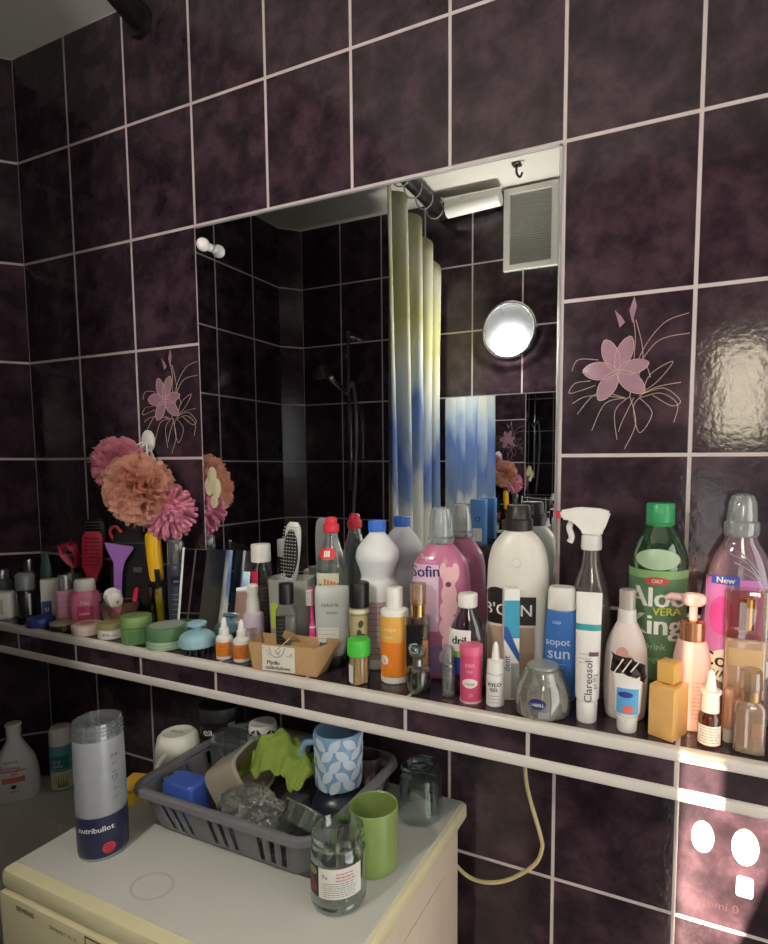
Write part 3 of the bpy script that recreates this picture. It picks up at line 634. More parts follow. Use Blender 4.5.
# tall deodorant and standing mirror
t = S('deodorant_can', 'tall dark blue grey spray can with clear cap and round navy badge', 'spray can', .561, -.05)
lf = body(t, [(0, .0165), (.004, .0185), (.14, .0185), (.147, .0175), (.15, .0155)], M('steel_blue_can', (92, 98, 116), .3, .6), name='can_body'); cap(t, [(.15, .0165), (.153, .0178), (.2, .017), (.206, .0135)], clear('grey_cap', (190, 195, 195), .16, .5, milk=.3, milkcol=(150, 152, 152))); obj('nozzle', Loft([(.15, .006), (.17, .006), (.174, .004)], smooth=False).bm(), WHITE, t)
lab(t, lf, -.0105, .0105, .104, .127, M('navy_badge', (28, 36, 74), .4), name='badge', shape='oval'); lettering(t, lf, WHITE2, [('nivea', .0058, 0, .1155)], off=.0016); obj('small_print', lines(lf, -.01, .01, .03, .085, 6, .0012), M('pale_ink', (190, 194, 200), .5), t)
t = T('standing_mirror', 'small rectangular mirror sheet leaning upright on the shelf reflecting the curtain', 'mirror', (.692, -.071, SH+.003), rot=(-.17, .03, .395))
obj('mirror_glass', bb(-.079, .079, -.002, .001, 0, .188), MIRROR, t); obj('edge', bb(-.083, -.079, -.003, .002, 0, .19), M('white_mirror_edge', (226, 228, 230), .25), t); obj('edge', bb(.079, .0805, -.003, .002, 0, .19), M('grey_mirror_edge', (170, 176, 178), .25), t); obj('back', bb(-.079, .079, .0012, .002, 0, .188), BLACK, t)
bm = B(); tube(bm, [(0, .003, .11), (0, .024, .005)], .003, 8); obj('stand', bm, SILVER, t)
t = S('face_tonic_bottle', 'tall clear bottle with white cap and red label right of the standing mirror', 'bottle', .797, -.045)
lf = body(t, [(0, .019), (.003, .0215), (.155, .0215), (.168, .018), (.172, .0165)], CLEAR); obj('contents', Loft([(.003, .0195), (.12, .0195)], smooth=False).bm(), clear('pinkish_liquid', (200, 170, 178), .05, .2, milk=.35, milkcol=(150, 120, 128)), t); cap(t, rcap(.0195, .172, .208), WHITE)
lab(t, lf, -.018, -.004, .09, .155, M('red_label', (200, 44, 74), .5)); obj('small_print', lines(lf, .0, .014, .06, .12, 8), GREYINK, t)
t = S('nasal_spray_bottle', 'white and lilac spray bottle with side nozzle in front of the standing mirror', 'spray bottle', .817, -.094)
lf = body(t, [(0, .018), (.003, .0205), (.066, .0205), (.078, .0175), (.08, .0135)], M('lilac_white_bottle', (206, 190, 206), .35)); cap(t, [(.08, .0135), (.1, .0125), (.116, .0095), (.12, .011), (.132, .011), (.136, .007)], WHITE, name='spray_head')
bm = B(); tube(bm, [(-.004, 0, .127), (-.03, -.004, .126)], [.006, .004], 10); obj('nozzle', bm, WHITE, t); lettering(t, lf, M('mauve_ink', (150, 90, 120), .5), [('ACTI', .009, 0, .05), ('nose', .007, 0, .04)]); obj('small_print', lines(lf, -.012, .012, .012, .03, 4), GREYINK, t)
# dropper bottles
ORL = M('orange_label', (214, 128, 44), .5)
def dropper(label, x, y):
    t = S('dropper_bottle', label, 'bottle', x, y, group='orange labelled dropper bottles')
    lf = body(t, [(0, .014), (.002, .0158), (.038, .0158), (.045, .011), (.046, .0085)], WHITE2); cap(t, [(.046, .0095), (.058, .009), (.06, .0065), (.076, .0035), (.079, .002)], WHITE2)
    lab(t, lf, -.0142, .0142, .007, .034, ORL); lettering(t, lf, M('dark_red_ink', (150, 50, 30), .5), [('vita', .0075, -.001, .027)], off=.0016); obj('small_print', lines(lf, -.01, .01, .01, .02, 4), M('dark_red_ink', (150, 50, 30), .5), t); return t
d = dropper('left one of two white dropper bottles with orange labels, beside the blue massager', .792, -.146)
copy_thing(d, (.8335, -.144, SH), face(.833)-.1, 'right one of two white dropper bottles with orange labels, beside the kraft box', 'orange labelled dropper bottles')
# box holding brush
t = S('storage_box', 'translucent grey white open box holding the black bristle brush', 'box', .892, -.066, .35)
bm = B(); Loft([(0, .036, .024), (.002, .037, .025), (.15, .041, .029), (.15, .0398, .0278), (.003, .0355, .0235), (.003, .002, .002)], 7, smooth=False).add(bm); obj('box_body', bm, clear('milky_box', (222, 224, 222), .08, .3, milk=.62, milkcol=(196, 198, 192), rough=.2), t)
lf = Loft([(0, .037, .025), (.15, .041, .029)], 7, smooth=False); lab(t, lf, -.034, -.02, .055, .105, M('lime_label', (176, 196, 62), .5))
brush('black bristle brush with white pins and white back standing in the grey box', .872, -.064, .006, (-.04, .07), M('white_brush_back', (214, 214, 210), .35), .036, .118, .252, BLACK, WHITE2, 16, 6, turn=.12)
t = S('toner_bottle', 'small clear square bottle with black cap and black label', 'bottle', .923, -.122)
lf = body(t, [(0, .017, .012), (.003, .019, .014), (.1, .019, .014), (.112, .011, .01), (.114, .009, .009)], CLEAR, 4); obj('contents', Loft([(.003, .017, .012), (.09, .017, .012)], 4, smooth=False).bm(), clear('clear_gel', (214, 216, 212), .05, .2, milk=.4, milkcol=(190, 192, 186)), t); cap(t, rcap(.0135, .114, .152), BLACK)
lab(t, lf, -.018, .0, .02, .094, M('black_label', (34, 34, 34), .5)); obj('small_print', lines(lf, -.015, -.003, .03, .085, 9, off=.0016), GREYINK, t)
t = T('toothbrush', 'pink toothbrush with white bristles standing beside the dish soap bottle', 'toothbrush', (.972, -.108, SH+.0015), rot=(-.02, -.03, .2))
PINKB = M('toothbrush_pink', (226, 72, 146), .35)
obj('handle', Loft([(0, .005, .004), (.003, .0065, .0055), (.03, .0072, .006), (.07, .006, .005), (.085, .0035, .0035), (.105, .0032, .003), (.11, .0055, .0035), (.138, .005, .003), (.143, .003, .002)]).bm(), PINKB, t)
bm = B()
for j in range(7):
    for i in range(3): tube(bm, [((i-1)*.003, -.002, .113+j*.0042), ((i-1)*.0033, -.013, .113+j*.0042)], .0014, 5)
obj('bristles', bm, WHITE2, t); obj('grip_ring', Loft([(.068, .0066, .0056), (.072, .0066, .0056)], smooth=False).bm(), WHITE2, t)
# kraft box
t = T('kraft_box', 'open brown kraft paper box with white printed label lying at the shelf edge', 'box', (.951, -.141, SH), rot=(0, 0, .12))
KR = M('kraft_card', (186, 150, 106), .75, var=.1, scale=140)
def panel(name, pts, th=.0012):
    bm = B(); vs = [bm.verts.new(p) for p in pts]; f = bm.faces.new(vs); bmesh.ops.recalc_face_normals(bm, faces=[f]); n = f.normal.copy(); r = bmesh.ops.extrude_face_region(bm, geom=[f]); bmesh.ops.translate(bm, vec=n*th, verts=[v for v in r['geom'] if isinstance(v, bmesh.types.BMVert)]); return obj(name, bm, KR, t)
panel('front_panel', [(-.064, -.026, .001), (.062, -.026, .001), (.062, -.028, .052), (-.074, -.028, .052)]); panel('back_panel', [(-.064, .012, .001), (.062, .012, .001), (.086, .016, .058), (-.074, .016, .056)])
panel('base_panel', [(-.064, -.025, 0), (.062, -.025, 0), (.062, .011, 0), (-.064, .011, 0)]); panel('side_flap', [(.063, -.026, .001), (.063, .011, .001), (.09, .012, .058), (.062, -.028, .052)]); panel('side_flap', [(-.065, -.026, .001), (-.065, .011, .001), (-.075, .012, .056), (-.075, -.028, .052)])
panel('top_flap', [(-.03, .010, .05), (.012, .010, .05), (.0, .002, .066), (-.018, .002, .069)])
bm = B(); bb(-.044, .022, -.0305, -.0285, .004, .049, bm=bm); lb = obj('label', bm, M('cream_print_label', (226, 220, 206), .6), t)
lettering(t, None, INK, [('Mydło', .0105, -.021, .0195, 0, .03), ('czekoladowe', .0095, -.012, .0105, 0, .03)], y=-.0305, off=.0004)
bm = B(); R = random.Random(9)
for i in range(16):
    x, z = R.uniform(-.042, .02), R.choice((R.uniform(.03, .047), R.uniform(.005, .047)))
    if z < .027 and -.035 < x < .014: continue
    a = R.uniform(0, 3); tube(bm, [(x, -.0309, z), (x+.004*math.cos(a), -.0309, z+.004*math.sin(a))], .0005, 4)
tube(bm, spline([(-.028, -.0309, .045), (-.024, -.0309, .033), (-.012, -.0309, .03), (-.002, -.0309, .036), (.003, -.0309, .048)], 5), .0006, 4); tube(bm, spline([(-.018, -.0309, .042), (-.012, -.0309, .036), (-.006, -.0309, .043)], 5), .0005, 4)
obj('drawing', bm, GREYINK, t)
bm = B(); tube(bm, [(-.012, -.031, .044), (.012, -.026, .066)], .0012, 6); obj('string', bm, M('twine', (190, 170, 130), .7), t)
# dish soap bottle
t = S('dish_soap_bottle', 'clear dish soap bottle with red pull cap, against the mirror behind the grey tube', 'bottle', .972, -.046)
lf = body(t, [(0, .03, .024), (.005, .034, .027), (.09, .034, .027), (.13, .031, .025), (.18, .03, .024), (.215, .018, .017), (.235, .0125, .0125), (.24, .012, .012)], clear('soap_bottle', (214, 224, 218), .16, .65, milk=.16, milkcol=(190, 196, 192)), 2.2)
obj('contents', Loft([(.004, .031, .024), (.09, .032, .025), (.12, .029, .0235)], 2.2).bm(), clear('soap_liquid', (205, 214, 206), .05, .2, milk=.42, milkcol=(196, 204, 194)), t)
cap(t, [(.24, .0125), (.243, .015), (.255, .015), (.258, .011), (.266, .0115), (.27, .008)], M('red_cap', (224, 52, 72), .35), ribs=0)
lab(t, lf, -.022, .012, .19, .213, M('red_neck_label', (222, 58, 62), .4), name='neck_label', shape='oval'); lettering(t, lf, WHITE2, [('III', .016, -.006, .2015, 0, .05)], off=.0016)
lab(t, lf, -.027, .016, .055, .165, M('pale_leaf_label', (214, 218, 190), .5)); bm = B()
for i in range(5): lf.label(-.012+i*.006, -.008+i*.006, .11+.004*i, .155-.002*i, off=.0016, nx=3, bm=bm)
obj('orange_stripes', bm, M('orange_print', (226, 120, 60), .5), t); lab(t, lf, -.026, -.012, .105, .145, M('green_leaf_print', (70, 150, 76), .5), name='leaf_print', off=.0016, shape='oval')
t = S('gel_bottle', 'flat pale grey bottle with 0% label standing on its black cap', 'bottle', 1.008, -.098)
cap(t, [(0, .022, .014), (.002, .0235, .015), (.02, .0235, .015), (.022, .022, .014)], BLACK, 3, name='cap')
lf = body(t, [(.022, .021, .013), (.028, .024, .016), (.05, .029, .018), (.135, .0315, .012), (.148, .03, .006), (.15, .029, .004)], M('pale_grey_bottle', (186, 190, 188), .4), 3)
lettering(t, lf, M('dark_grey_ink', (86, 88, 88), .5), [('naturia', .0115, -.002, .118), ('balsam', .0075, .002, .104)]); lab(t, lf, -.024, .014, .03, .076, PAPER); lettering(t, lf, INK, [('0%', .016, -.012, .044, 0, .03)], off=.0018); obj('small_print', lines(lf, -.022, .012, .056, .072, 3, off=.0018), GREYINK, t)
# bleach bottle
t = S('bleach_bottle', 'white waisted bleach bottle with blue cap in front of the mirror', 'bottle', 1.078, -.053)
lf = body(t, [(0, .036), (.005, .04), (.13, .04), (.15, .037), (.165, .030), (.18, .033), (.2, .0395), (.212, .0385), (.235, .024), (.245, .015), (.248, .0145)], M('white_hdpe', (224, 226, 228), .4), 2.2); cap(t, rcap(.016, .248, .268), M('blue_cap', (54, 112, 204), .4), ribs=28)
lab(t, lf, -.03, .034, .02, .125, M('mauve_print_label', (176, 152, 160), .5)); obj('small_print', lines(lf, -.022, .028, .03, .115, 9, .0012, off=.0016), M('plum_ink', (110, 70, 90), .5), t)
t = S('deodorant_can', 'small black capped can with gold leaf label behind the toothpick jar', 'spray can', 1.076, -.114)
lf = body(t, [(0, .0155), (.003, .0172), (.118, .0172), (.122, .016)], M('olive_gold_can', (150, 138, 106), .35, .3), name='can_body'); cap(t, rcap(.0178, .122, .166, .003), BLACK); obj('collar', lf.ring(.112, .119), M('cream_collar', (214, 206, 188), .4), t)
lab(t, lf, -.0155, .0155, .01, .108, M('gold_leaf_label', (182, 168, 124), .5)); bm = B(); R = random.Random(5)
for i in range(9):
    x, z = R.uniform(-.01, .01), R.uniform(.02, .1); lf.label(x-.004, x+.004, z-.006, z+.006, off=.0015, nx=5, nz=5, shape='oval', bm=bm)
obj('leaf_print', bm, M('dark_olive_print', (70, 66, 46), .5), t)
t = S('toothpick_jar', 'clear jar of wooden toothpicks with bright green lid', 'jar', 1.098, -.1525)
t.location.y = -.1515
lf = body(t, [(0, .0155), (.002, .0172), (.046, .0172), (.05, .0165)], CLEAR, name='jar_body'); cap(t, rcap(.019, .05, .078, .002), M('bright_green_lid', (76, 196, 70), .4), name='lid', ribs=26)
bm = B(); R = random.Random(1)
for i in range(60):
    a, rr = R.uniform(0, 6.28), .0145*math.sqrt(R.random()); a2 = a+R.uniform(-.5, .5); tube(bm, [(rr*math.cos(a), rr*math.sin(a), .002), (.014*math.cos(a2)*R.random(), .014*math.sin(a2)*R.random(), .048)], .0011, 5)
tp = obj('toothpicks', bm, M('toothpick_wood', (214, 178, 124), .7), t); tp['kind'] = 'stuff'; lab(t, lf, -.016, -.007, .006, .036, PAPER)
t = S('sun_lotion_bottle', 'white slim bottle with orange label and white cap in mid shelf', 'bottle', 1.146, -.113)
lf = body(t, [(0, .022), (.003, .0242), (.12, .0242), (.124, .0235), (.128, .0145)], WHITE2); cap(t, rcap(.0145, .128, .163, .002), WHITE2)
lab(t, lf, -.0236, .0205, .012, .072, M('orange_panel', (240, 138, 40), .4), name='orange_label'); lab(t, lf, -.0236, .0205, .072, .116, M('amber_panel', (236, 178, 84), .4), name='amber_label'); lettering(t, lf, M('cream_ink', (244, 226, 190), .5), [('miya', .011, -.004, .095), ('sun', .009, -.006, .082)], off=.0016)
lab(t, lf, -.021, -.007, .034, .05, WHITE2, name='round_badge', shape='oval', off=.0016); lettering(t, lf, ORL, [('S', .011, -.014, .042, 0, .03)], off=.0022)
# fabric softener
PINKL = M('pink_softener', (196, 116, 150), .3, coat=.3)
t = S('fabric_softener_bottle', 'large pink fabric softener bottle with clear cap and navy script lettering', 'bottle', 1.205, -.05)
lf = body(t, [(0, .045, .03), (.006, .051, .035), (.11, .053, .036), (.17, .051, .035), (.20, .046, .033), (.222, .03, .026), (.232, .021, .021)], PINKL, 2.4); obj('neck_ring', Loft([(.232, .021), (.236, .0235), (.242, .0235), (.244, .019)], smooth=False).bm(), CLEARCAP, t); cap(t, [(.244, .0195), (.246, .0215), (.278, .0195), (.293, .016), (.297, .011)], CLEARCAP, smooth=False)
lab(t, lf, -.047, .0, .085, .2, M('pale_lilac_label', (226, 196, 222), .4)); NAVY = M('navy_ink', (38, 34, 92), .4)
lettering(t, lf, NAVY, [('Sofin', .027, -.024, .188, .06, .02)], off=.0016); lettering(t, lf, WHITE2, [('Super', .010, -.02, .212, -.05, .02)], off=.0022, name='small_lettering'); lab(t, lf, -.034, -.004, .202, .207, M('pink_ribbon', (214, 130, 176), .4), name='ribbon', off=.0016)
bm = B(); R = random.Random(8)
for px_, pz_, w_, h_ in ((.018, .175, .011, .022), (.008, .19, .006, .014), (.028, .187, .007, .016), (.018, .15, .013, .02), (.014, .122, .012, .018), (.024, .128, .009, .014), (.012, .092, .011, .016), (.021, .1, .01, .014), (.018, .065, .012, .018), (.012, .04, .011, .015), (.022, .05, .01, .013)): lf.label(px_-w_, px_+w_, pz_-h_, pz_+h_, off=.0015+R.random()*.0006, shape='oval', nx=10, nz=10, bm=bm)
obj('flower_print', bm, M('blossom_print', (240, 190, 196), .4, var=.12, scale=90), t); lab(t, lf, .012, .022, .163, .172, M('blossom_heart', (120, 60, 90), .5), name='blossom_centre', off=.003, shape='oval')
lab(t, lf, -.046, .03, .012, .06, M('violet_foot_label', (150, 120, 180), .4), name='foot_label')
t = S('perfume_bottle', 'square perfume bottle with gold collar, clear cap and black label before the pink softener', 'perfume', 1.192, -.115)
lf = body(t, [(0, .018, .012), (.003, .0195, .0135), (.115, .0195, .0135), (.118, .017, .011)], clear('scent_glass', (222, 220, 210), .14, .6), 5); obj('contents', Loft([(.004, .0175, .0115), (.1, .0175, .0115)], 5, smooth=False).bm(), clear('scent', (206, 190, 160), .05, .2, milk=.4, milkcol=(160, 140, 112)), t)
obj('collar', Loft([(.118, .0115), (.142, .0115)], smooth=False).bm(), GOLD, t); cap(t, rcap(.0135, .138, .174, .002), clear('gold_tint_cap', (222, 205, 175), .16, .6, milk=.18, milkcol=(210, 190, 150)))
lab(t, lf, -.019, .008, .03, .105, BLACK); lettering(t, lf, M('pale_blue_ink', (170, 200, 206), .5), [('G', .026, -.006, .066)], off=.0016); lab(t, lf, .009, .0185, .02, .08, M('copper_label', (190, 130, 86), .4), name='side_label')
# front clear bottles
t = S('perfume_bottle', 'small rounded clear perfume bottle with ball stopper at the shelf edge', 'perfume', 1.207, -.146)
obj('bottle_body', Loft([(0, .016), (.003, .019), (.02, .0215), (.036, .0205), (.044, .014), (.046, .009)]).bm(), GLASS, t); obj('contents', Loft([(.005, .0155), (.02, .018), (.03, .0178)]).bm(), clear('pale_scent', (226, 224, 206), .06, .3), t); obj('collar', Loft([(.046, .0085), (.056, .0085), (.057, .007)], smooth=False).bm(), SILVER, t)
obj('stopper', Loft([(.057, .006), (.062, .0125), (.07, .0145), (.076, .011), (.078, .003)]).bm(), GLASS, t)
t = S('perfume_vial', 'tiny clear spray vial with frosted silver cap at the shelf edge', 'perfume', 1.2575, -.138)
lf = body(t, [(0, .0095), (.002, .011), (.05, .011), (.053, .0085)], clear('vial_glass', (206, 208, 206), .16, .6, milk=.2)); cap(t, [(.053, .0095), (.054, .01), (.076, .0095), (.081, .006)], clear('silver_cap', (190, 195, 196), .25, .6, milk=.3)); obj('small_print', lines(lf, -.007, .007, .01, .045, 5), GREYINK, t); obj('collar', Loft([(.05, .0112), (.054, .0112)], smooth=False).bm(), SILVER, t)
t = S('mouthwash_bottle', 'clear mouthwash bottle with white screw cap and blue green label', 'bottle', 1.277, -.104)
lf = body(t, [(0, .029, .022), (.004, .032, .025), (.085, .032, .025), (.11, .026, .021), (.132, .015, .015), (.14, .0125, .0125)], clear('mouthwash_glass', (196, 206, 208), .15, .6), 2.3); obj('contents', Loft([(.004, .029, .022), (.045, .029, .022)], 2.3, smooth=False).bm(), M('cherry_liquid', (96, 40, 58), .2), t)
cap(t, rcap(.0155, .14, .162, .0015), WHITE2, ribs=30); lab(t, lf, -.0305, .008, .072, .106, WHITE2); lab(t, lf, -.031, .008, .062, .072, M('lime_band', (150, 196, 84), .5), name='green_band'); lab(t, lf, -.031, .008, .034, .062, M('cobalt_band', (40, 72, 170), .5), name='blue_band'); lettering(t, lf, INK, [('dril', .018, -.011, .09, 0, .03)], off=.0016); lab(t, lf, .01, .026, .03, .085, PAPER, name='back_label'); obj('small_print', lines(lf, .011, .024, .034, .08, 10, off=.0016), GREYINK, t)
t = S('pastille_tube', 'pink cylindrical tin with pink lid at the shelf edge', 'tin', 1.2965, -.139)
lf = body(t, [(0, .0165), (.002, .0172), (.078, .0172)], M('pink_tin', (218, 84, 124), .35), name='tin_body', smooth=False); cap(t, rcap(.0184, .076, .09, .002), M('rose_lid', (226, 104, 140), .35), name='lid'); obj('base_rim', Loft([(0, .0178), (.003, .0178)], smooth=False).bm(), M('pale_rim', (226, 200, 200), .4), t)
lab(t, lf, -.012, .012, .025, .04, WHITE2, name='badge', shape='oval'); lettering(t, lf, M('pink_ink', (200, 50, 100), .5), [('rose', .009, 0, .0325)], off=.0018); lettering(t, lf, M('pale_pink_ink', (246, 190, 206), .5), [('zen', .011, 0, .062), ('tea', .008, 0, .052), ('20', .007, .002, .014)])
t = S('nose_drop_bottle', 'white nose drop bottle with tall pointed cap and black lettering', 'bottle', 1.337, -.14)
lf = body(t, [(0, .0125), (.002, .014), (.046, .014), (.05, .01)], WHITE2); cap(t, [(.05, .0125), (.052, .014), (.07, .0125), (.072, .0065), (.094, .0042), (.099, .002)], WHITE2, ribs=0); lettering(t, lf, M('teal_ink', (30, 60, 62), .5), [('XYLO', .0082, 0, .036, 0, .03), ('GEL', .0075, 0, .028, 0, .03)]); obj('small_print', lines(lf, -.009, .009, .008, .018, 3), GREYINK, t)
t = T('toothpaste_carton', 'tall narrow white and blue toothpaste carton standing before the white detergent', 'box', (1.35, -.106, SH), face(1.35)+.25)
obj('carton_body', bb(-.012, .013, -.012, .012, 0, .178, .002), WHITE2, t); obj('blue_panel', bb(-.0118, .0125, -.0128, -.0122, .1, .16), M('turquoise_print', (62, 160, 192), .4), t); bm = B(); prism(bm, [(-.0118, .1), (.0125, .06), (.0125, .075), (-.006, .118), (-.0118, .12)], -.0132, -.0122); obj('wave', bm, M('dark_blue_print', (36, 84, 160), .4), t); obj('grey_panel', bb(.0, .0126, -.0127, -.0121, .004, .06), M('silver_grey_print', (160, 164, 166), .4), t); lettering(t, None, M('dark_blue_print', (36, 84, 160), .4), [('dent', .014, -.007, .06, PI/2)], y=-.0122)
# white detergent bottle with black label
t = S('detergent_bottle', 'big white detergent bottle with black cap and black banner label', 'bottle', 1.345, -.05)
lf = body(t, [(0, .046, .029), (.006, .051, .034), (.12, .0515, .034), (.2, .05, .033), (.235, .043, .03), (.256, .028, .025), (.262, .0215, .0215)], M('pearl_white_bottle', (226, 224, 214), .3), 2.5)
cap(t, [(.262, .0215), (.263, .0235), (.28, .0235), (.282, .0205), (.302, .0185), (.304, .017)], M('dark_brown_cap', (44, 38, 36), .4)); bm = B(); lf.label(-.048, .032, .112, .158, bm=bm); lab(t, lf, -.049, -.016, .15, .172, M('black_banner', (36, 30, 30), .4), name='banner_crest', shape='oval', off=.001); obj('banner', bm, M('black_banner', (36, 30, 30), .4), t)
lettering(t, lf, WHITE2, [("B'OR", .027, -.024, .136, 0, .015)], off=.0018); lettering(t, lf, WHITE2, [('N', .027, .017, .136, 0, .015)], off=.0018); lab(t, lf, -.046, .03, .03, .108, M('sepia_photo_label', (186, 160, 136), .5, var=.35, scale=30), name='picture_label'); bm = B(); tube(bm, spline([(x, lf.front(x, z)-.0005, z) for x, z in ((-.008, .215), (.0, .222), (.008, .214), (.003, .206), (-.006, .209))], 5), .0008, 5); obj('emboss', bm, M('pearl_white_bottle', (226, 224, 214), .3), t)
# blue sun bottle
t = S('sunscreen_bottle', 'blue sunscreen bottle with white cap and white sun lettering', 'bottle', 1.424, -.076)
lf = body(t, [(0, .021, .013), (.004, .0235, .015), (.05, .0262, .0165), (.12, .0245, .0155), (.142, .0215, .0145), (.144, .02, .0135)], M('sea_blue_bottle', (62, 118, 196), .35), 2.6); cap(t, [(.144, .0205, .0142), (.146, .022, .0155), (.176, .0205, .0148), (.18, .0185, .013)], WHITE2, 2.6)
lettering(t, lf, M('pale_blue_white_ink', (206, 222, 240), .5), [('sopot', .0165, -.004, .096, 0, .015), ('sun', .026, -.002, .078, 0, .01), ('ziaja', .008, -.006, .127)]); obj('small_print', lines(lf, -.016, .006, .054, .06, 2), M('pale_blue_white_ink', (206, 222, 240), .5), t)
# dome jar
t = S('glass_jar', 'wide clear round glass jar with silver collar and navy oval label', 'jar', 1.41, -.1345, .1)
lf = Loft([(0, .036), (.003, .040), (.024, .0415), (.044, .037), (.06, .029), (.066, .0262), (.068, .0245)]); obj('jar_body', lf.bm(), clear('jar_haze_glass', (226, 226, 218), .16, .6, milk=.34, milkcol=(186, 184, 172)), t); obj('contents', Loft([(.005, .034), (.015, .0365), (.024, .0368)]).bm(), clear('hazy_gel', (206, 204, 190), .05, .25, milk=.3, milkcol=(176, 172, 156)), t); obj('collar', Loft([(.045, .0225), (.066, .0225)], smooth=False).bm(), SILVER, t); obj('lid', Loft([(.068, .0225), (.0695, .0235), (.0715, .0235), (.073, .022)], smooth=False).bm(), M('glass_lid', (176, 178, 174), .15, .4), t)
lab(t, lf, -.014, .011, .019, .034, M('navy_oval', (38, 40, 112), .4), shape='oval'); lettering(t, lf, WHITE2, [('LABELL', .0062, -.0015, .0262, 0, .02)], off=.002); lab(t, lf, .0, .016, .006, .016, clear('pale_sticker', (220, 222, 216), .1, .3, milk=.4), name='sticker')
# trigger spray
t = S('trigger_spray_bottle', 'clear spray bottle with white trigger head and red nozzle tip', 'spray bottle', 1.462, -.04, .12)
lf = body(t, [(0, .03, .024), (.004, .033, .027), (.12, .033, .027), (.17, .028, .024), (.215, .0145, .0145), (.238, .0125, .0125)], clear('spray_bottle_plastic', (224, 216, 214), .14, .6, milk=.16, milkcol=(180, 165, 162)), 2.3); W_ = WHITE2
obj('collar', Loft([(.236, .0155), (.24, .0165), (.258, .0155), (.26, .013)], smooth=False).bm(), W_, t)
bm = B(); prism(bm, [(.016, .258), (-.014, .258), (-.017, .272), (-.026, .281), (-.047, .283), (-.05, .297), (-.02, .303), (.016, .301), (.029, .296), (.026, .288), (.018, .274)], -.0105, .0105); bmesh.ops.bevel(bm, geom=list(bm.edges), offset=.003, segments=2, affect='EDGES'); obj('spray_head', bm, W_, t)
obj('nozzle', bb(-.056, -.049, -.006, .006, .284, .296, .001), M('red_nozzle', (204, 44, 60), .4), t); bm = B(); tube(bm, spline([(-.03, 0, .281), (-.035, 0, .27), (-.031, 0, .255), (-.034, 0, .246)], 5), [.005]*16, 8); obj('trigger', bm, W_, t)
bm = B(); tube(bm, spline([(0, 0, .24), (.002, 0, .12), (.012, 0, .01)], 6), .0025, 8); obj('dip_tube', bm, FROST, t); lab(t, lf, -.026, .03, .03, .15, clear('faint_label', (214, 205, 200), .06, .2, milk=.12, milkcol=(180, 165, 160)), name='label')
# white tube with teal stripe
t = S('ointment_tube', 'tall white ointment tube with teal stripe standing on its cap', 'tube', 1.476, -.137, .12)
cap(t, [(0, .0135), (.002, .0145), (.028, .0152), (.031, .014)], WHITE2, ribs=26); lf = body(t, [(.031, .0145, .0145), (.036, .0168, .0155), (.1, .0175, .0105), (.16, .018, .004), (.182, .0182, .0012), (.188, .0182, .0011)], WHITE2, 2.2, name='tube_body')
lab(t, lf, -.0178, .0178, .134, .143, M('teal_stripe', (58, 160, 166), .5), name='stripe'); lettering(t, lf, M('slate_ink', (84, 84, 96), .5), [('Clareosol', .0155, .002, .062, PI/2, .01), ('gel 50 g', .007, .0105, .062, PI/2)]); lab(t, lf, .002, .015, .098, .104, M('plum_bar', (112, 76, 100), .5), name='print_bar'); obj('small_print', lines(lf, -.012, .004, .088, .1, 3), GREYINK, t)
# spray lotion and little tube
t = S('spray_lotion_bottle', 'white spray lotion bottle with frosted pump cap and faded sticker', 'spray bottle', 1.525, -.102, .05)
lf = body(t, [(0, .024, .017), (.004, .0275, .02), (.05, .031, .022), (.1, .029, .021), (.13, .02, .017), (.142, .0135, .0135)], M('milk_white_bottle', (226, 212, 206), .35), 2.2); obj('collar', Loft([(.142, .0135), (.16, .0128), (.162, .011)], smooth=False).bm(), WHITE, t); cap(t, rcap(.0115, .16, .19, .002), clear('frosted_pump_cap', (226, 216, 206), .12, .4, milk=.6, milkcol=(216, 204, 194)))
bm = B()
for x, z, w_, h_ in ((-.004, .098, .009, .012), (.005, .09, .007, .009), (-.009, .088, .006, .007)): lf.label(x-w_, x+w_, z-h_, z+h_, shape='oval', nx=8, nz=8, off=.001+.0003*abs(x)*100, bm=bm)
obj('faded_sticker', bm, M('faded_pink_print', (214, 160, 150), .5, var=.2, scale=120), t); lab(t, lf, -.014, -.002, .085, .095, M('yellow_print', (226, 190, 80), .5), name='yellow_patch', shape='oval', off=.002)
t = S('hand_cream_tube', 'short white squeezed tube with blue label and dark crumpled end on its cap', 'tube', 1.533, -.146, .02)
cap(t, [(0, .0125), (.002, .0135), (.02, .0145), (.022, .013)], WHITE2, ribs=24); lf = body(t, [(.022, .0135, .0135), (.028, .017, .015), (.055, .0185, .0105), (.078, .02, .004), (.082, .0205, .002)], WHITE2, 2.2, name='tube_body')
lab(t, lf, -.014, .015, .028, .062, M('sky_blue_label', (92, 172, 222), .4)); lab(t, lf, -.012, .008, .05, .058, M('deep_blue_logo', (40, 60, 150), .4), name='oval_logo', shape='oval', off=.0016); lab(t, lf, -.006, .01, .029, .04, M('coral_spot', (232, 120, 110), .4), name='coral_spot', shape='oval', off=.0016)
bm = B(); R = random.Random(3); g = [[bm.verts.new(((i/8-.5)*.045+R.uniform(-.002, .002), -.004+R.uniform(-.006, .004), .078+.026*j/4+(i/8-.5)*-.012+R.uniform(-.002, .002))) for i in range(9)] for j in range(5)]
for j in range(4):
    for i in range(8): bm.faces.new((g[j][i], g[j][i+1], g[j+1][i+1], g[j+1][i]))
o = obj('crumpled_end', bm, M('dark_foil', (70, 58, 56), .25, .6), t, sharp=5); md = o.modifiers.new('thick', 'SOLIDIFY'); md.thickness = .001
bm = B()
for k in range(3): tube(bm, [(-.018+.011*k, -.0115, .083+.002*k), (-.006+.011*k, -.0115, .104)], .0009, 4)
obj('foil_stripes', bm, WHITE2, t)
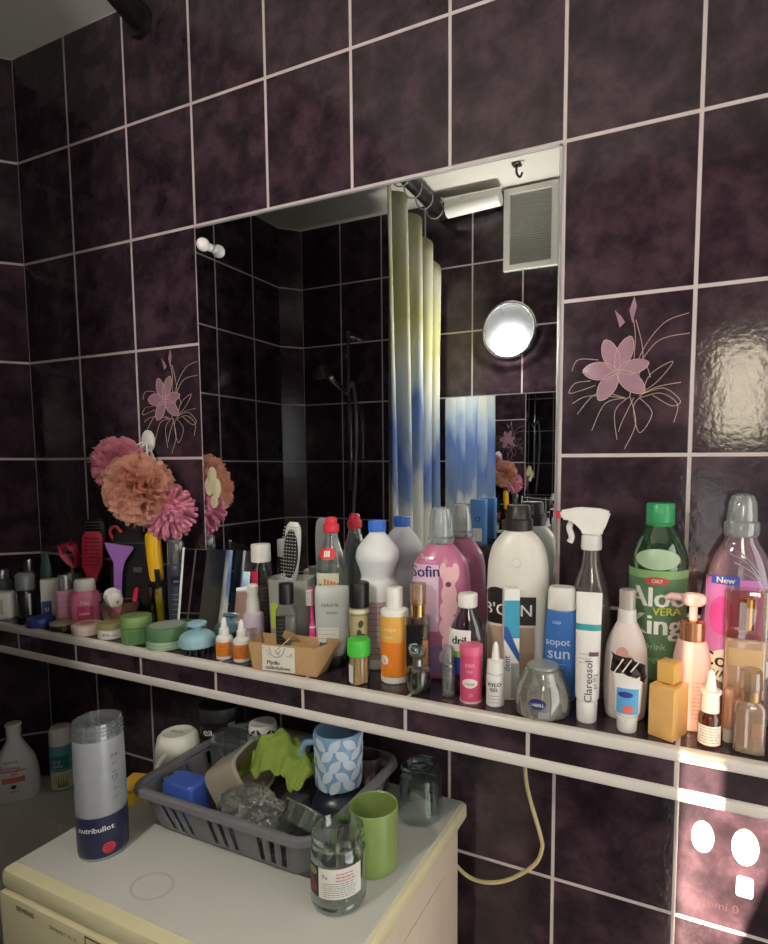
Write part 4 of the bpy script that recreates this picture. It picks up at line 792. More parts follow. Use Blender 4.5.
# green drink bottle
t = S('drink_bottle', 'big green plastic drink bottle with green screw cap and white lettering', 'bottle', 1.563, -.046, .02)
GRN = clear('green_pet', (120, 196, 130), .14, .6, milk=.3, milkcol=(72, 112, 80))
lf = body(t, [(0, .036), (.006, .0405), (.08, .041), (.09, .0395), (.1, .041), (.22, .0415), (.25, .036), (.272, .0235), (.282, .0175), (.286, .017)], GRN); obj('contents', Loft([(.006, .0375), (.08, .038), (.22, .038)], smooth=False).bm(), M('green_drink', (50, 96, 54), .3), t)
cap(t, [(.284, .0195), (.287, .0205), (.31, .0205), (.313, .0185)], M('green_screw_cap', (60, 156, 100), .35), ribs=34); obj('neck_ring', Loft([(.279, .019), (.283, .0215), (.285, .019)], smooth=False).bm(), M('green_screw_cap', (60, 156, 100), .35), t)
obj('label', lf.ring(.055, .212), M('green_label', (88, 126, 90), .4, var=.12, scale=20), t); obj('lime_band', lf.ring(.205, .217, .0012), M('lime_band_label', (136, 176, 110), .4), t); lab(t, lf, -.031, .03, .218, .248, M('pale_leaf', (168, 196, 160), .35), name='leaf_slice', shape='oval', off=.001); lab(t, lf, -.018, .017, .196, .208, M('red_oval', (190, 80, 72), .4), name='red_badge', shape='oval', off=.002); lettering(t, lf, WHITE2, [("OKF", .008, 0, .202)], off=.0028, name='badge_lettering')
lettering(t, lf, WHITE2, [('Aloe', .041, -.001, .178, 0, .03), ('King', .043, -.003, .138, 0, .03)], off=.0022); lettering(t, lf, M('yellow_green_ink', (206, 206, 70), .5), [('VERA', .016, .014, .158, 0, .02)], off=.0034, name='vera_lettering'); lettering(t, lf, M('pale_green_ink', (170, 200, 160), .5), [('Drink', .014, -.002, .105, .05), ('original', .01, 0, .086)], off=.0022, name='small_lettering')
# orange perfume cuboid
t = T('perfume_bottle', 'opaque orange square perfume bottle with orange block cap in the sun', 'perfume', (1.586, -.137, SH), -.42)
ORG = M('apricot_lacquer', (242, 190, 118), .3)
obj('bottle_body', bb(-.018, .018, -.022, .022, 0, .072, .0022), ORG, t); obj('collar', Loft([(.072, .009), (.075, .009)], smooth=False).bm(), GOLD, t); obj('cap', bb(-.012, .012, -.012, .012, .075, .103, .0012), M('apricot_cap', (244, 194, 106), .28), t)
# pink pump
t = S('pump_bottle', 'pale pink pump bottle with pink pump head and copper collar', 'bottle', 1.613, -.096, -.15)
PPK = M('pale_pink_bottle', (236, 192, 186), .35)
lf = body(t, [(0, .022, .02), (.004, .025, .022), (.08, .0255, .022), (.115, .0215, .019), (.125, .0185, .0175)], PPK); obj('collar', Loft([(.125, .0165), (.151, .0165), (.153, .013)], smooth=False).bm(), M('copper_collar', (206, 150, 116), .25, .9), t); obj('pump_stem', Loft([(.153, .0055), (.176, .0055)], smooth=False).bm(), PPK, t)
bm = B(); Loft([(.174, .012, .009), (.178, .0165, .0105), (.187, .0165, .0105), (.19, .012, .008)], 2.5, smooth=False).add(bm); tube(bm, [(-.008, 0, .183), (-.03, -.002, .184), (-.037, -.003, .18)], [.006, .005, .004], 10); obj('pump_head', bm, PPK, t); bm = lines(lf, .006, .02, .02, .07, 10); obj('small_print', bm, M('rose_ink', (170, 120, 116), .5), t)
# nasal spray
t = S('nasal_spray_bottle', 'amber nose spray bottle with white pointed cap and white label in the sun', 'spray bottle', 1.6375, -.146, -.05)
lf = body(t, [(0, .0128), (.002, .0142), (.036, .0142), (.044, .0112), (.046, .01)], clear('amber_glass', (170, 104, 66), .12, .5, milk=.3, milkcol=(120, 66, 40)), p=2); cap(t, [(.046, .0115), (.07, .0108), (.071, .0135), (.074, .0135), (.075, .0072), (.098, .0042), (.101, .002)], WHITE2, name='spray_head'); lab(t, lf, -.0138, .0138, .004, .03, PAPER); obj('small_print', lines(lf, -.011, .011, .008, .027, 6, off=.0016), GREYINK, t)
# colour softener
t = S('laundry_gel_bottle', 'large clear and lilac laundry bottle with clear dome cap at right', 'bottle', 1.672, -.045, -.04)
CL2 = clear('lilac_clear', (226, 206, 212), .12, .5, milk=.3, milkcol=(206, 170, 190))
lf = body(t, [(0, .044, .026), (.006, .049, .031), (.1, .05, .032), (.17, .048, .031), (.235, .036, .027), (.262, .022, .021), (.268, .02, .02)], CL2, 2.4); obj('collar', Loft([(.268, .021), (.272, .0235), (.288, .0235), (.291, .02)], smooth=False).bm(), CLEARCAP, t); cap(t, [(.291, .02), (.316, .0185), (.326, .014), (.329, .008)], CLEARCAP)
lab(t, lf, -.043, .03, .1, .21, M('lilac_swirl_label', (206, 128, 200), .4, var=.2, scale=25)); lab(t, lf, -.037, -.006, .13, .185, M('magenta_swirl', (222, 84, 172), .4), name='magenta_swirl', shape='oval', off=.0014); lab(t, lf, -.036, .0, .202, .214, M('blue_tag', (70, 92, 190), .4), name='blue_tag', off=.0018); lettering(t, lf, WHITE2, [('New', .012, -.018, .208, 0, .02)], off=.0028, name='tag_lettering')
lab(t, lf, -.043, .043, .06, .112, WHITE2, name='white_label', shape='oval', off=.002); lettering(t, lf, INK, [('Coco', .03, -.016, .094, 0, .02), ('WASH', .014, -.016, .074, 0, .02)], off=.0028); bm = B()
for k in range(4): tube(bm, spline([(x, lf.front(x, z)-.0005, z) for x, z in ((-.02+.006*k, .258-.012*k), (.004+.006*k, .244-.012*k), (.022+.003*k, .222-.012*k))], 5), .0012, 6)
obj('grip_ridges', bm, CLEARCAP, t)
t = S('perfume_bottle', 'large beige perfume bottle with thick clear cap and gold insert at right', 'perfume', 1.679, -.098, -.05)
lf = body(t, [(0, .024, .013), (.003, .0255, .0145), (.132, .0255, .0145), (.136, .024, .013)], clear('peach_scent_glass', (240, 204, 170), .12, .5, milk=.6, milkcol=(236, 204, 174)), 5); obj('gold_insert', Loft([(.148, .0095), (.19, .0095)], smooth=False).bm(), GOLD, t); cap(t, [(.137, .0255, .0145), (.138, .027, .016), (.2, .027, .016), (.203, .025, .0145)], clear('thick_clear_cap', (244, 232, 214), .18, .7), 5)
lab(t, lf, -.02, .02, .1, .124, M('gold_beige_label', (226, 190, 140), .35), name='label')
t = S('lip_gloss_tube', 'slim peach lip gloss tube with white foot between the nose spray and glass bottle', 'lip gloss', 1.661, -.126, 0)
obj('tube_body', Loft([(.016, .0062), (.07, .0062), (.072, .005)], smooth=False).bm(), M('peach_gloss', (236, 178, 152), .25), t); cap(t, rcap(.0066, 0, .018, .001), WHITE2)
t = S('foundation_bottle', 'small beige glass pump bottle with clear cap at the right end', 'bottle', 1.684, -.144, -.05)
lf = body(t, [(0, .017, .0135), (.003, .019, .0155), (.056, .019, .0155), (.064, .0165, .0135), (.068, .0125, .0125)], clear('foundation_glass', (226, 200, 176), .16, .7, milk=.4, milkcol=(214, 186, 160)), 4); obj('contents', Loft([(.006, .015, .0115), (.05, .015, .0115)], 4, smooth=False).bm(), M('beige_foundation', (206, 172, 142), .4), t); obj('collar', Loft([(.068, .0125), (.082, .0125)], smooth=False).bm(), M('bronze_collar', (190, 150, 112), .3, .7), t); cap(t, [(.082, .0125), (.083, .0135), (.106, .0125), (.109, .01)], clear('beige_clear_cap', (232, 214, 196), .16, .55, milk=.35, milkcol=(214, 184, 156))); lab(t, lf, .002, .014, .025, .044, M('tan_label', (180, 140, 112), .5))

# shelf of the opposite wall, seen only in the mirror
t = T('glass_shelf', 'narrow glass shelf under the second mirror, glimpsed in the large mirror', 'shelf', (.94, -1.1, 1.185)); obj('shelf_plate', bb(-.2, .25, -.058, .05, -.006, 0, .001), GLASS, t)
for x in (-.15, .2): obj('bracket', bb(x-.01, x+.01, -.058, -.03, -.02, -.006, .001), CHROME, t)
def back(name, label, cat, x, s, mt, y=-1.095, extra=None):
    t = T(name, label, cat, (x, y, 1.185), PI); obj('box_body', bb(-s[0]/2, s[0]/2, -s[1]/2, s[1]/2, 0, s[2], .002), mt, t)
    if extra: extra(t, s)
def e1(t, s): lettering(t, None, M('navy_ink', (38, 34, 92), .4), [('O', .03, 0, s[2]*.55)], y=-s[1]/2, off=.0006); obj('white_panel', bb(-s[0]*.3, s[0]*.3, -s[1]/2-.0006, -s[1]/2, .01, s[2]*.35), WHITE, t)
back('blue_carton', 'blue and white carton reflected in the mirror between the softener and detergent', 'box', .855, (.06, .03, .17), M('mid_blue_card', (84, 134, 190), .5), extra=e1)
back('peach_carton', 'plain peach carton reflected in the mirror beside the blue carton', 'box', .79, (.055, .03, .14), M('peach_card', (222, 176, 152), .5), extra=lambda t, s: obj('lid', bb(-.029, .029, -.016, .016, .138, .145, .001), M('pink_card', (226, 190, 172), .5), t))
back('purple_carton', 'small purple banded carton reflected at the right end of the mirror', 'box', 1.02, (.05, .03, .145), M('purple_card', (116, 74, 116), .5), extra=lambda t, s: obj('white_band', bb(-.0255, .0255, -.0158, .0158, .05, .09), WHITE, t))
# ================================================================== washing machine and what stands on it
CREAM = M('cream_enamel', (220, 212, 172), .35); LIDW = M('worn_white_lid', (196, 196, 188), .45, var=.1, scale=10); CREAM2 = M('cream_enamel_bounce_tint', (216, 200, 178), .4)  # CREAM2: pinker cream, warm bounce light mixed into the colour
t = T('washing_machine', 'cream washing machine under the shelf with the dish rack on its lid', 'washing machine', (.945, -.25, 0))
obj('machine_body', bb(-.285, .292, -.215, .205, .02, .836, .004), CREAM2, t)
obj('lid', bb(-.292, .302, -.225, .228, .836, MT-.0015, .009, B()), CREAM, t); obj('lid_top', bb(-.284, .294, -.205, .222, .85, MT, .002), LIDW, t)
cp = obj('control_panel', bb(-.290, .298, -.228, -.21, .70, .8345, .003), CREAM, t)
obj('drawer', bb(-.09, .12, -.2295, -.215, .715, .829, .002), CREAM, t); obj('drawer_gap', bb(-.0925, .1225, -.2285, -.22, .7125, .8315), M('dark_gap', (96, 88, 62), .6), t)
bm = B(); text(bm, 'SIEMENS', .0115, -.227, .8215, y=-.228, off=.0006, bold=.02); obj('lettering', bm, M('olive_ink', (92, 86, 56), .6), t); bm = B(); text(bm, 'SIWAMAT XS 52', .0085, -.140, .8175, y=-.228, off=.0006); obj('lettering', bm, M('olive_ink', (92, 86, 56), .6), t)
bm = Loft([(0, .03), (.006, .03), (.022, .024), (.024, .02)], smooth=False).bm(); bmesh.ops.rotate(bm, matrix=Matrix.Rotation(PI/2, 4, 'X'), verts=bm.verts); bmesh.ops.translate(bm, vec=(.2, -.228, .765), verts=bm.verts); obj('knob', bm, WHITE, t)
bm = B(); tube(bm, [(.16*math.cos(2*PI*i/48), -.222, .42+.16*math.sin(2*PI*i/48)) for i in range(49)], .02, 10); obj('door_ring', bm, WHITE, t)
bm = Loft([(0, .15), (.02, .14), (.03, .1)], smooth=False).bm(); bmesh.ops.rotate(bm, matrix=Matrix.Rotation(PI/2, 4, 'X'), verts=bm.verts); bmesh.ops.translate(bm, vec=(0, -.21, .42), verts=bm.verts); obj('door_glass', bm, M('dark_door_glass', (40, 42, 44), .1), t)
bm = bb(.2915, .2935, -.03, .14, .12, .78, .0008); obj('side_pressing', bm, CREAM2, t)
for x in (-.25, .25):
    for y in (-.18, .17): obj('foot', bb(x-.02, x+.02, y-.02, y+.02, 0, .021), BLACK, t)
bm = B(); n = 40
for r0, r1 in ((.029, .034),):
    a = [bm.verts.new((-.043+r0*math.cos(2*PI*i/n), -.158+.8*r0*math.sin(2*PI*i/n), MT+.0004)) for i in range(n)]; b_ = [bm.verts.new((-.043+r1*math.cos(2*PI*i/n), -.158+.8*r1*math.sin(2*PI*i/n), MT+.0004)) for i in range(n)]
    for i in range(n): bm.faces.new((a[i], a[(i+1) % n], b_[(i+1) % n], b_[i]))
obj('water_ring', bm, M('faint_stain', (187, 184, 176), .5), t)

# bottles on the bathtub rim
t = T('lotion_bottle', 'white shouldered lotion bottle with red lettering in the corner on the bathtub rim', 'bottle', (.052, -.122, TR), .85)
lf = body(t, [(0, .044, .024), (.004, .048, .028), (.05, .05, .03), (.1, .042, .026), (.14, .022, .018), (.158, .014, .014), (.165, .0135, .0135)], M('cool_white_bottle', (216, 218, 218), .35), 2.2); cap(t, [(.165, .0145), (.168, .016), (.186, .0155), (.19, .018), (.195, .0165)], WHITE)
RDI = M('brick_red_ink', (196, 82, 78), .5); lettering(t, lf, INK, [('cosmia', .0115, -.004, .105), ('500 ml', .007, .002, .03)], off=.0016, name='dark_lettering'); lettering(t, lf, RDI, [('Intima', .017, -.006, .09), ('gel', .013, .002, .076)], off=.0016); lab(t, lf, -.03, .026, .08, .0825, RDI, name='red_rule'); lab(t, lf, -.024, .024, .052, .066, M('red_band', (214, 120, 112), .5), name='red_band'); lab(t, lf, -.006, .006, .036, .047, M('dark_seal', (60, 62, 60), .5), name='seal', shape='oval')
t = T('spray_can', 'teal dry shampoo can with white cap in the corner behind the tumbler', 'spray can', (.115, -.046, TR), .8)
lf = body(t, [(0, .025), (.004, .0275), (.118, .0275), (.122, .026)], M('teal_can', (92, 156, 166), .35), name='can_body'); cap(t, [(.122, .0265), (.124, .0275), (.158, .0268), (.167, .022), (.169, .01)], WHITE); lab(t, lf, -.024, .024, .008, .055, M('leafy_cream_label', (206, 206, 160), .5, var=.3, scale=40)); lab(t, lf, -.022, .018, .064, .096, M('deep_teal_label', (42, 118, 134), .4), name='teal_label'); lettering(t, lf, WHITE2, [('dry', .016, -.008, .084), ('aloe', .014, -.005, .072)], off=.0018)
bm = B()
for i in range(7): tube(bm, [(-.004+.003*i, lf.front(-.004+.003*i, .014)-.0006, .014), (-.012+.0065*i, lf.front(-.012+.0065*i, .046)-.0006, .046)], [.002, .0004], 5)
obj('aloe_print', bm, M('aloe_green', (78, 120, 66), .5), t)
t = T('sponge', 'yellow sponge lying at the back left edge of the washing machine lid', 'sponge', (.672, -.262, MT), .3)
obj('sponge_body', bb(-.019, .022, -.03, .03, 0, .024, .004), M('yellow_foam', (232, 192, 52), .9, var=.2, scale=200), t); obj('scourer', bb(-.019, .022, -.03, .03, .0235, .029, .001), M('ochre_scourer', (206, 160, 44), .95, var=.3, scale=300), t)

# blender tumbler
t = T('blender_cup', 'tall frosted blender cup with navy foot standing left of the dish rack', 'cup', (.758, -.380, MT), .62); t.scale = (.92, .92, .965)
bm = B(); lf = Loft([(0, .0355), (.003, .038), (.07, .0392), (.19, .0385), (.198, .038)], 2, 56); lf.add(bm, top=False); obj('cup_body', bm, clear('smoky_frost', (190, 194, 198), .1, .4, milk=.72, milkcol=(176, 180, 184), rough=.25), t)
obj('foot', lf.ring(0, .074, .0006, 10), M('navy_foot', (36, 42, 74), .35), t); bm = B(); Loft([(.002, .036), (.06, .0375), (.066, .037)], smooth=False).add(bm); obj('base_block', bm, M('navy_foot', (36, 42, 74), .35), t)
bm = B(); Loft([(.196, .0378), (.2, .0368), (.224, .0368), (.2245, .0345), (.2, .0345)], 2, 56, smooth=False).add(bm, top=False, bottom=False)
for k in range(3): tube(bm, [(.0376*math.cos(2*PI*i/40), .0376*math.sin(2*PI*i/40), .203+.006*k+.004*i/40) for i in range(41)], .0014, 6)
obj('threaded_neck', bm, clear('neck_plastic', (222, 226, 228), .16, .6, milk=.15), t); lettering(t, lf, WHITE2, [('nutribullet', .0128, .002, .055, 0, .015)], off=.002)
lab(t, lf, .012, .029, .012, .03, M('red_logo', (214, 56, 66), .4), name='logo', shape='oval', off=.0016); bm = B()
for k in range(3): lf.label(.016, .025, .015+.0048*k, .0165+.0048*k, off=.0022, nx=4, nz=1, bm=bm)
obj('logo_bars', bm, M('navy_foot', (36, 42, 74), .35), t); bm = B()
for k in range(6): lf.label(.029, .0345, .1+.014*k, .1012+.014*k, off=.001, nx=3, nz=1, bm=bm)
text(bm, '24', .009, .031, .17, lf); text(bm, '16', .009, .031, .135, lf); obj('scale_marks', bm, M('dark_grey_ink', (86, 88, 88), .5), t)

# dish rack
t = T('dish_rack', 'grey plastic dish rack with slotted sides full of dishes on the washing machine', 'dish rack', (.941, -.195, MT))
GR = M('grey_rack_plastic', (112, 112, 116), .45)
def rrect(hx, hy, r, n=6, m=(26, 18)):
    out = []
    for cx, cy, a0, k in ((1, 1, 0, 0), (-1, 1, PI/2, 1), (-1, -1, PI, 0), (1, -1, 3*PI/2, 1)):
        for i in range(n): a = a0+PI/2*i/n; out.append((cx*(hx-r)+r*math.cos(a), cy*(hy-r)+r*math.sin(a), None))
        L_ = m[k]; a1 = a0+PI/2; p = (cx*(hx-r)+r*math.cos(a1), cy*(hy-r)+r*math.sin(a1)); nx, ny = ((-cx, cy) if k == 0 else (cx, -cy)); q = (nx*(hx-r)+r*math.cos(a1), ny*(hy-r)+r*math.sin(a1))
        for i in range(L_): out.append((p[0]+(q[0]-p[0])*i/L_, p[1]+(q[1]-p[1])*i/L_, i))
    return out
lev = [(.002, .164, .11), (.007, .1645, .1105), (.062, .1785, .128), (.072, .181, .131)]
bm = B(); R_ = []
for z, hx, hy in lev: R_.append([(bm.verts.new((x, y, z)), k) for x, y, k in rrect(hx, hy, .03)])
n = len(R_[0])
for j in range(3):
    for i in range(n):
        k = R_[0][i][1]
        if j == 1 and k is not None and (k % 9) in (2, 4, 6): continue
        bm.faces.new((R_[j][i][0], R_[j][(i+1) % n][0], R_[j+1][(i+1) % n][0], R_[j+1][i][0]))
o = obj('basket', bm, GR, t); md = o.modifiers.new('wall', 'SOLIDIFY'); md.thickness = .0028; md.offset = 0
bm = B(); P0 = [Vector((x, y, .075)) for x, y, k in rrect(.184, .134, .034)]; prof = [(-.007, -.003), (-.005, .003), (.002, .0045), (.007, .002), (.0085, -.006), (.0068, -.006), (.0055, 0), (-.0045, -.004)]; rg = []
for i, p in enumerate(P0):
    tg = (P0[(i+1) % n]-P0[i-1]).normalized(); nrm = Vector((tg.y, -tg.x, 0)); rg.append([bm.verts.new(p+nrm*a+Vector((0, 0, b_))) for a, b_ in prof])
for i in range(n):
    for k in range(len(prof)): bm.faces.new((rg[i][k], rg[i][(k+1) % 8], rg[(i+1) % n][(k+1) % 8], rg[(i+1) % n][k]))
obj('rim', bm, GR, t); bm = bb(-.163, .163, -.109, .109, .001, .0035)
for i in range(9): box(bm, (.004, .21, .004), (-.14+.035*i, 0, .0045))
obj('base_grid', bm, M('dark_rack_base', (84, 84, 88), .5), t)
RB = MT+.0068
# in the rack
t = T('plastic_tub', 'royal blue plastic tub upside down in the front left corner of the dish rack', 'tub', (.8165, -.269, RB), .0)
BLU = M('royal_blue_plastic', (62, 92, 178), .35)
bm = B(); Loft([(0, .0365, .025), (.058, .035, .0225), (.064, .033, .02), (.0655, .031, .018), (.0645, .028, .015), (.0645, .002, .002)], 6, smooth=False).add(bm); obj('tub_body', bm, BLU, t)
bm = B(); Loft([(0, .0365, .025), (.001, .038, .0265), (.008, .038, .0265), (.009, .036, .0245)], 6, smooth=False).add(bm, top=False, bottom=False); obj('rim', bm, BLU, t)
t = T('food_container', 'beige plastic food container tipped on its side at the left of the rack', 'container', (.884, -.216, .934), rot=tuple(Vector((.80, .22, .42)).to_track_quat('Z', 'Y').to_euler()))
bm = B(); Loft([(-.036, .034, .032), (-.032, .039, .036), (.034, .047, .042), (.034, .0445, .0395), (-.029, .037, .034), (-.028, .01, .01)], 4.5, smooth=False).add(bm); obj('container_body', bm, M('taupe_plastic', (156, 146, 130), .4), t)
bm = B(); Loft([(.031, .0472, .0422), (.033, .0495, .0445), (.037, .0495, .0445), (.037, .0445, .0395), (.032, .0445, .0395)], 4.5, smooth=False).add(bm, top=False, bottom=False); obj('rim', bm, M('taupe_rim', (170, 162, 146), .4), t)
t = T('glass_dish', 'rectangular glass dish upside down at the back left of the rack', 'dish', (.822, -.152, RB+.002), .02)
bm = B(); Loft([(0, .047, .021), (.004, .048, .022), (.084, .05, .023), (.093, .045, .019), (.094, .003, .002)], 5, smooth=False).add(bm, bottom=False); obj('dish_body', bm, clear('dish_glass', (224, 232, 230), .22, .8, milk=.1, milkcol=(190, 196, 194)), t); bm = B(); Loft([(0, .049, .0235), (.007, .0495, .024), (.008, .047, .022)], 5, smooth=False).add(bm, top=False, bottom=False); obj('rim', bm, GLASS, t)
def leaf(bm, r, a, z, ang, L_, w, zt=None):
    """one leaf lying on an upright cylinder of radius r"""
    n = 8; L1 = []; L2 = []; mid = []
    for i in range(n+1):
        q = i/n; ww = w*math.sin(PI*q)**.8
        for lst, s_ in ((L1, 1), (L2, -1), (mid, 0)):
            u = (q-.5)*L_*math.cos(ang)-s_*ww*math.sin(ang); v = (q-.5)*L_*math.sin(ang)+s_*ww*math.cos(ang); rr = (r(z+v) if callable(r) else r)+.0006; th = a+u/rr
            lst.append(bm.verts.new((rr*math.sin(th), -rr*math.cos(th), z+v)))
    for i in range(n): bm.faces.new((mid[i], mid[i+1], L1[i+1], L1[i])); bm.faces.new((L2[i], L2[i+1], mid[i+1], mid[i]))
    return bm
t = T('cup', 'white cup with black leaf print upside down at the back of the rack', 'cup', (.846, -.108, RB), .5)
bm = B(); Loft([(0, .029), (.002, .03), (.06, .03), (.09, .0285), (.1, .026), (.104, .025), (.103, .021), (.1, .002)], smooth=False).add(bm, bottom=False); obj('cup_body', bm, WHITE2, t)
bm = B(); R = random.Random(6)
for i in range(12): leaf(bm, .0285, 2*PI*i/12, .09+R.uniform(-.004, .004), R.uniform(.6, 1.2)*(1 if i % 2 else -1), .022, .003)
for i in range(12): leaf(bm, .0302, 2*PI*i/12+.2, .05+R.uniform(-.02, .02), R.uniform(.6, 1.2)*(1 if i % 2 else -1), .03, .005)
obj('leaf_print', bm, INK, t); bm = B(); tube(bm, spline([(.029, 0, .025), (.047, .002, .03), (.049, .002, .055), (.029, 0, .065)], 6), .0045, 8); obj('handle', bm, INK, t)
t = T('dish_cloth', 'lime green crumpled dish cloth draped over the dishes in the rack', 'dish cloth', (.934, -.165, .938), .15)
bm = B(); nx, ny = 44, 34; g = []
for j in range(ny+1):
    row = []
    for i in range(nx+1):
        u = i/nx*2-1; v = j/ny*2-1
        z = .062*math.exp(-((u+.08)*1.75)**2)*math.exp(-(v*.9-.1)**2)+.016*math.exp(-((u-.75)*4)**2-(v*1.5)**2)
        z += (.009*math.sin(u*12+v*3+2*math.sin(v*2.5))+.005*math.sin(u*25-v*7))*(.4+abs(u)*.5)+.006*noise.noise((u*4, v*4, 2.3))
        x = u*.074+.006*math.sin(v*4+u*2); y = v*.042+.006*math.sin(u*6)
        z -= .018*max(0, -v-.45)+.016*max(0, abs(u)-.8)
        row.append(bm.verts.new((x, y, z)))
    g.append(row)
for j in range(ny):
    for i in range(nx): bm.faces.new((g[j][i], g[j][i+1], g[j+1][i+1], g[j+1][i]))
o = tag(obj('dish_cloth_fabric', bm, M('lime_cloth', (128, 150, 62), .9, var=.12, scale=220), t, sharp=80), None, None) if False else obj('cloth', bm, M('lime_cloth', (128, 150, 62), .9, var=.12, scale=220), t, sharp=80); md = o.modifiers.new('thick', 'SOLIDIFY'); md.thickness = .0022
def crumple(name, label, cat, loc, s, seed, mt, amp=.25):
    bm = B(); bmesh.ops.create_icosphere(bm, subdivisions=4, radius=1); of = Vector((seed*3.1, seed*1.7, seed))
    for v in bm.verts:
        d = v.co.normalized(); f = 1-amp*abs(noise.noise(d*1.6+of))*1.4-.3*abs(noise.noise(d*2.4+of*2))-.06*abs(noise.noise(d*5+of)); c = d*f; v.co = (c.x*s[0], c.y*s[1], max(-s[2]*.8, c.z*s[2]))
    return tag(obj(name, bm, mt, sharp=28), label, cat, loc=loc)
FILM = clear('crinkled_film', (226, 230, 226), .22, .7, milk=.12, milkcol=(206, 208, 202), rough=.08)
crumple('plastic_bag', 'crumpled clear plastic film at the front of the dish rack, before the green cloth', 'plastic bag', (.972, -.276, .922), (.074, .040, .05), 1.3, FILM, .22)
t = T('plastic_tray', 'clear rounded plastic tray leaning at the front right of the rack', 'tray', (1.064, -.25, .915), rot=(-.75, 0, -.2))
bm = B(); Loft([(-.012, .03, .03), (-.01, .036, .036), (.014, .04, .04), (.015, .0445, .0445), (.0165, .0445, .0445), (.0165, .0385, .0385), (-.008, .0345, .0345), (-.0085, .002, .002)], 3.2, smooth=False).add(bm); obj('tray_body', bm, clear('greenish_tray', (206, 216, 204), .16, .55, milk=.22, milkcol=(150, 160, 148)), t)
bm = B(); Loft([(.0155, .0445, .0445), (.0175, .0465, .0465), (.019, .045, .045), (.0175, .0405, .0405)], 3.2, smooth=False).add(bm, top=False, bottom=False); obj('rim', bm, clear('tray_rim', (206, 216, 204), .2, .7, milk=.3, milkcol=(176, 184, 172)), t)
t = T('bowl', 'dark navy bowl upside down in the rack under the blue leaf mug', 'bowl', (1.046, -.140, RB))
obj('bowl_body', Loft([(0, .048), (.004, .049), (.02, .046), (.034, .034), (.038, .028), (.039, .026)]).bm(), M('navy_stoneware', (40, 46, 62), .3), t); obj('foot_ring', Loft([(.038, .026), (.042, .026), (.043, .024)], smooth=False).bm(), M('navy_stoneware_foot', (54, 60, 76), .4), t)
t = T('mug', 'pale blue mug with white leaf pattern standing high at the back right of the rack', 'mug', (1.046, -.140, RB+.0432), .0)
MB_ = M('pale_blue_glaze', (132, 170, 204), .25); bm = B(); Loft([(0, .036), (.003, .0405), (.096, .0435), (.1, .0425), (.1, .0395), (.096, .039), (.006, .036), (.005, .002)], 2, 56, smooth=False).add(bm); obj('mug_body', bm, MB_, t)
bm = B(); R = random.Random(12); rf = lambda z: .0405+.003*min(1, max(0, z/.096))
for j in range(5):
    for i in range(10): leaf(bm, rf, 2*PI*(i+.5*(j % 2))/10-.2, .013+.0185*j, (.9 if (i+j) % 2 else -.7)+R.uniform(-.25, .25), .031, .0082)
obj('leaf_pattern', bm, M('white_leaf_glaze', (206, 220, 232), .3), t); bm = B(); tube(bm, spline([(-.04, -.008, .07), (-.06, -.016, .068), (-.067, -.018, .046), (-.06, -.016, .022), (-.039, -.008, .016)], 7), .0055, 10); obj('handle', bm, MB_, t)
t = T('mug', 'small dark brown patterned mug behind the blue leaf mug', 'mug', (1.088, -.104, RB), .3); t.scale = (.6, .6, .95)
bm = B(); Loft([(0, .03), (.003, .033), (.09, .035), (.09, .032), (.006, .03), (.005, .002)], smooth=False).add(bm); obj('mug_body', bm, M('dark_brown_glaze', (56, 44, 42), .3), t); bm = B()
for i in range(8): leaf(bm, .0345, 2*PI*i/8, .05, .9, .03, .005)
obj('print', bm, M('taupe_print', (120, 104, 98), .5), t); bm = B(); tube(bm, spline([(.03, 0, .075), (.052, 0, .07), (.052, 0, .03), (.03, 0, .025)], 6), .005, 8); obj('handle', bm, M('dark_brown_glaze', (56, 44, 42), .3), t)
# left of the rack
t = T('mug', 'white mug upside down on the lid between the sponge and the rack', 'mug', (.706, -.188, MT), .1)
bm = B(); Loft([(0, .039), (.003, .041), (.07, .04), (.092, .036), (.099, .03), (.1, .027), (.0985, .024), (.098, .002)], 2, 48, smooth=False).add(bm, bottom=False); obj('mug_body', bm, M('ivory_glaze', (222, 222, 208), .3), t); bm = B(); tube(bm, spline([(.006, -.039, .03), (.012, -.062, .034), (.012, -.064, .062), (.006, -.038, .072)], 7), .0052, 10); obj('handle', bm, M('ivory_glaze', (222, 222, 208), .3), t); bm = B(); text(bm, 'IKEA', .014, 0, 0, y=0, off=0); bmesh.ops.rotate(bm, matrix=Matrix.Rotation(-PI/2, 4, 'X'), verts=bm.verts); bmesh.ops.translate(bm, vec=(0, 0, .0992), verts=bm.verts); obj('base_stamp', bm, GREYINK, t)
t = T('tea_tin', 'dark decorated tin with white script and leaf emblem against the wall under the shelf', 'tin', (.702, -.072, MT), .55)
lf = body(t, [(0, .042), (.003, .044), (.088, .044)], M('near_black_tin', (38, 34, 34), .35), name='tin_body', smooth=False); cap(t, rcap(.0455, .086, .112, .003), M('pewter_lid', (86, 86, 88), .3, .7), name='lid'); lab(t, lf, .022, .034, .01, .082, M('grey_side_label', (150, 148, 140), .5), name='side_label'); lab(t, lf, -.008, .016, .045, .066, M('sage_leaf', (128, 140, 112), .5), name='leaf_emblem', shape='oval'); lettering(t, lf, WHITE2, [('Tea', .024, -.025, .066, .1, .02), ('time', .016, -.025, .045, .1, .02)], off=.0016)
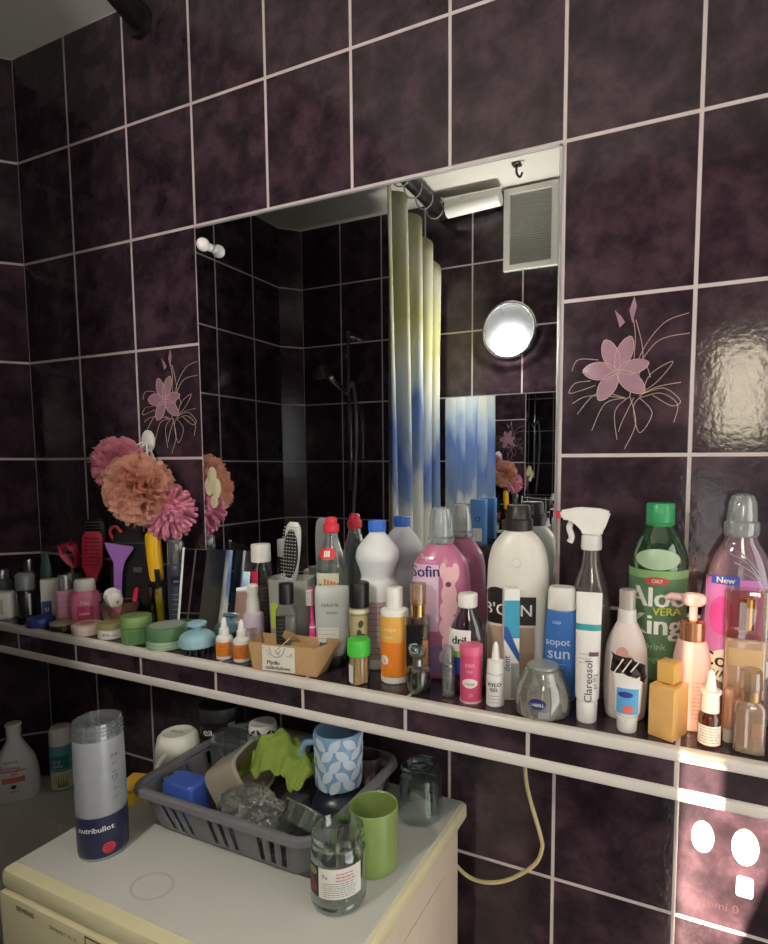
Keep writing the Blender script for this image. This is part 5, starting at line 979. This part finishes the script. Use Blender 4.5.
# right of the rack
t = T('jar', 'empty clear glass jar with white and black label in front of the green mug', 'jar', (1.166, -.318, MT), .42); t.scale = (1, 1, .93)
bm = B(); lf = Loft([(0, .032), (.004, .037), (.012, .039), (.016, .0375), (.02, .039), (.086, .039), (.094, .0362), (.098, .0352)], 2, 56); lf.add(bm, top=False); obj('jar_body', bm, GLASS, t); bm = B(); Loft([(.097, .0355), (.1, .037), (.104, .037), (.106, .0355), (.114, .0355), (.115, .0335), (.097, .033)], 2, 56, smooth=False).add(bm, top=False, bottom=False); obj('neck', bm, GLASS, t); bm = B(); Loft([(.006, .033), (.008, .032), (.012, .012)], smooth=False).add(bm); obj('base', bm, clear('thick_base_glass', (206, 218, 210), .2, .7, milk=.12), t)
lab(t, lf, -.0385, -.021, .032, .078, BLACK, name='black_label'); lab(t, lf, -.021, .034, .032, .078, PAPER); obj('small_print', lines(lf, -.014, .028, .036, .056, 7, .0009, off=.0016), GREYINK, t); obj('red_print', lines(lf, .004, .028, .06, .07, 3, .0018, off=.0016, seed=4), M('soft_red_ink', (190, 110, 110), .5), t); lettering(t, lf, INK, [('7e', .009, -.012, .066)], off=.0016); lab(t, lf, -.036, -.023, .064, .076, M('olive_seal', (140, 130, 80), .5), name='seal', shape='oval', off=.0016); lab(t, lf, -.036, -.023, .038, .056, M('wine_picture', (126, 58, 66), .5, var=.3), name='picture', shape='oval', off=.0016)
t = T('mug', 'plain apple green mug standing right of the dish rack behind the glass jar', 'mug', (1.176, -.238, MT), -.8); t.scale = (1, 1, .92)
GM = M('apple_green_glaze', (132, 154, 86), .28); bm = B(); Loft([(0, .033), (.003, .036), (.1, .0375), (.106, .0372), (.107, .036), (.105, .0345), (.006, .032), (.005, .002)], 2, 56, smooth=False).add(bm); obj('mug_body', bm, GM, t); bm = B(); tube(bm, spline([(-.012, -.034, .085), (-.02, -.0535, .082), (-.022, -.058, .055), (-.02, -.053, .028), (-.012, -.034, .022)], 7), .0052, 10); obj('handle', bm, GM, t); obj('inside', Loft([(.0055, .0318), (.007, .032)], smooth=False).bm(), M('pale_green_glaze', (176, 200, 130), .3), t)
t = T('tumbler', 'faceted clear glass tumbler upside down at the back right corner of the lid', 'glass', (1.184, -.094, MT), .2)
bm = B(); Loft([(0, .0405), (.004, .0415), (.05, .0385), (.08, .036), (.09, .033), (.093, .0305), (.093, .024), (.086, .02), (.082, .002)], 2, 9, smooth=False).add(bm, bottom=False); obj('glass_body', bm, GLASS, t, sharp=20); bm = B(); Loft([(.002, .0375), (.05, .035), (.074, .032), (.075, .002)], 2, 36, smooth=False).add(bm, bottom=False); obj('inner_wall', bm, clear('inner_glass', (232, 238, 236), .12, .5), t)
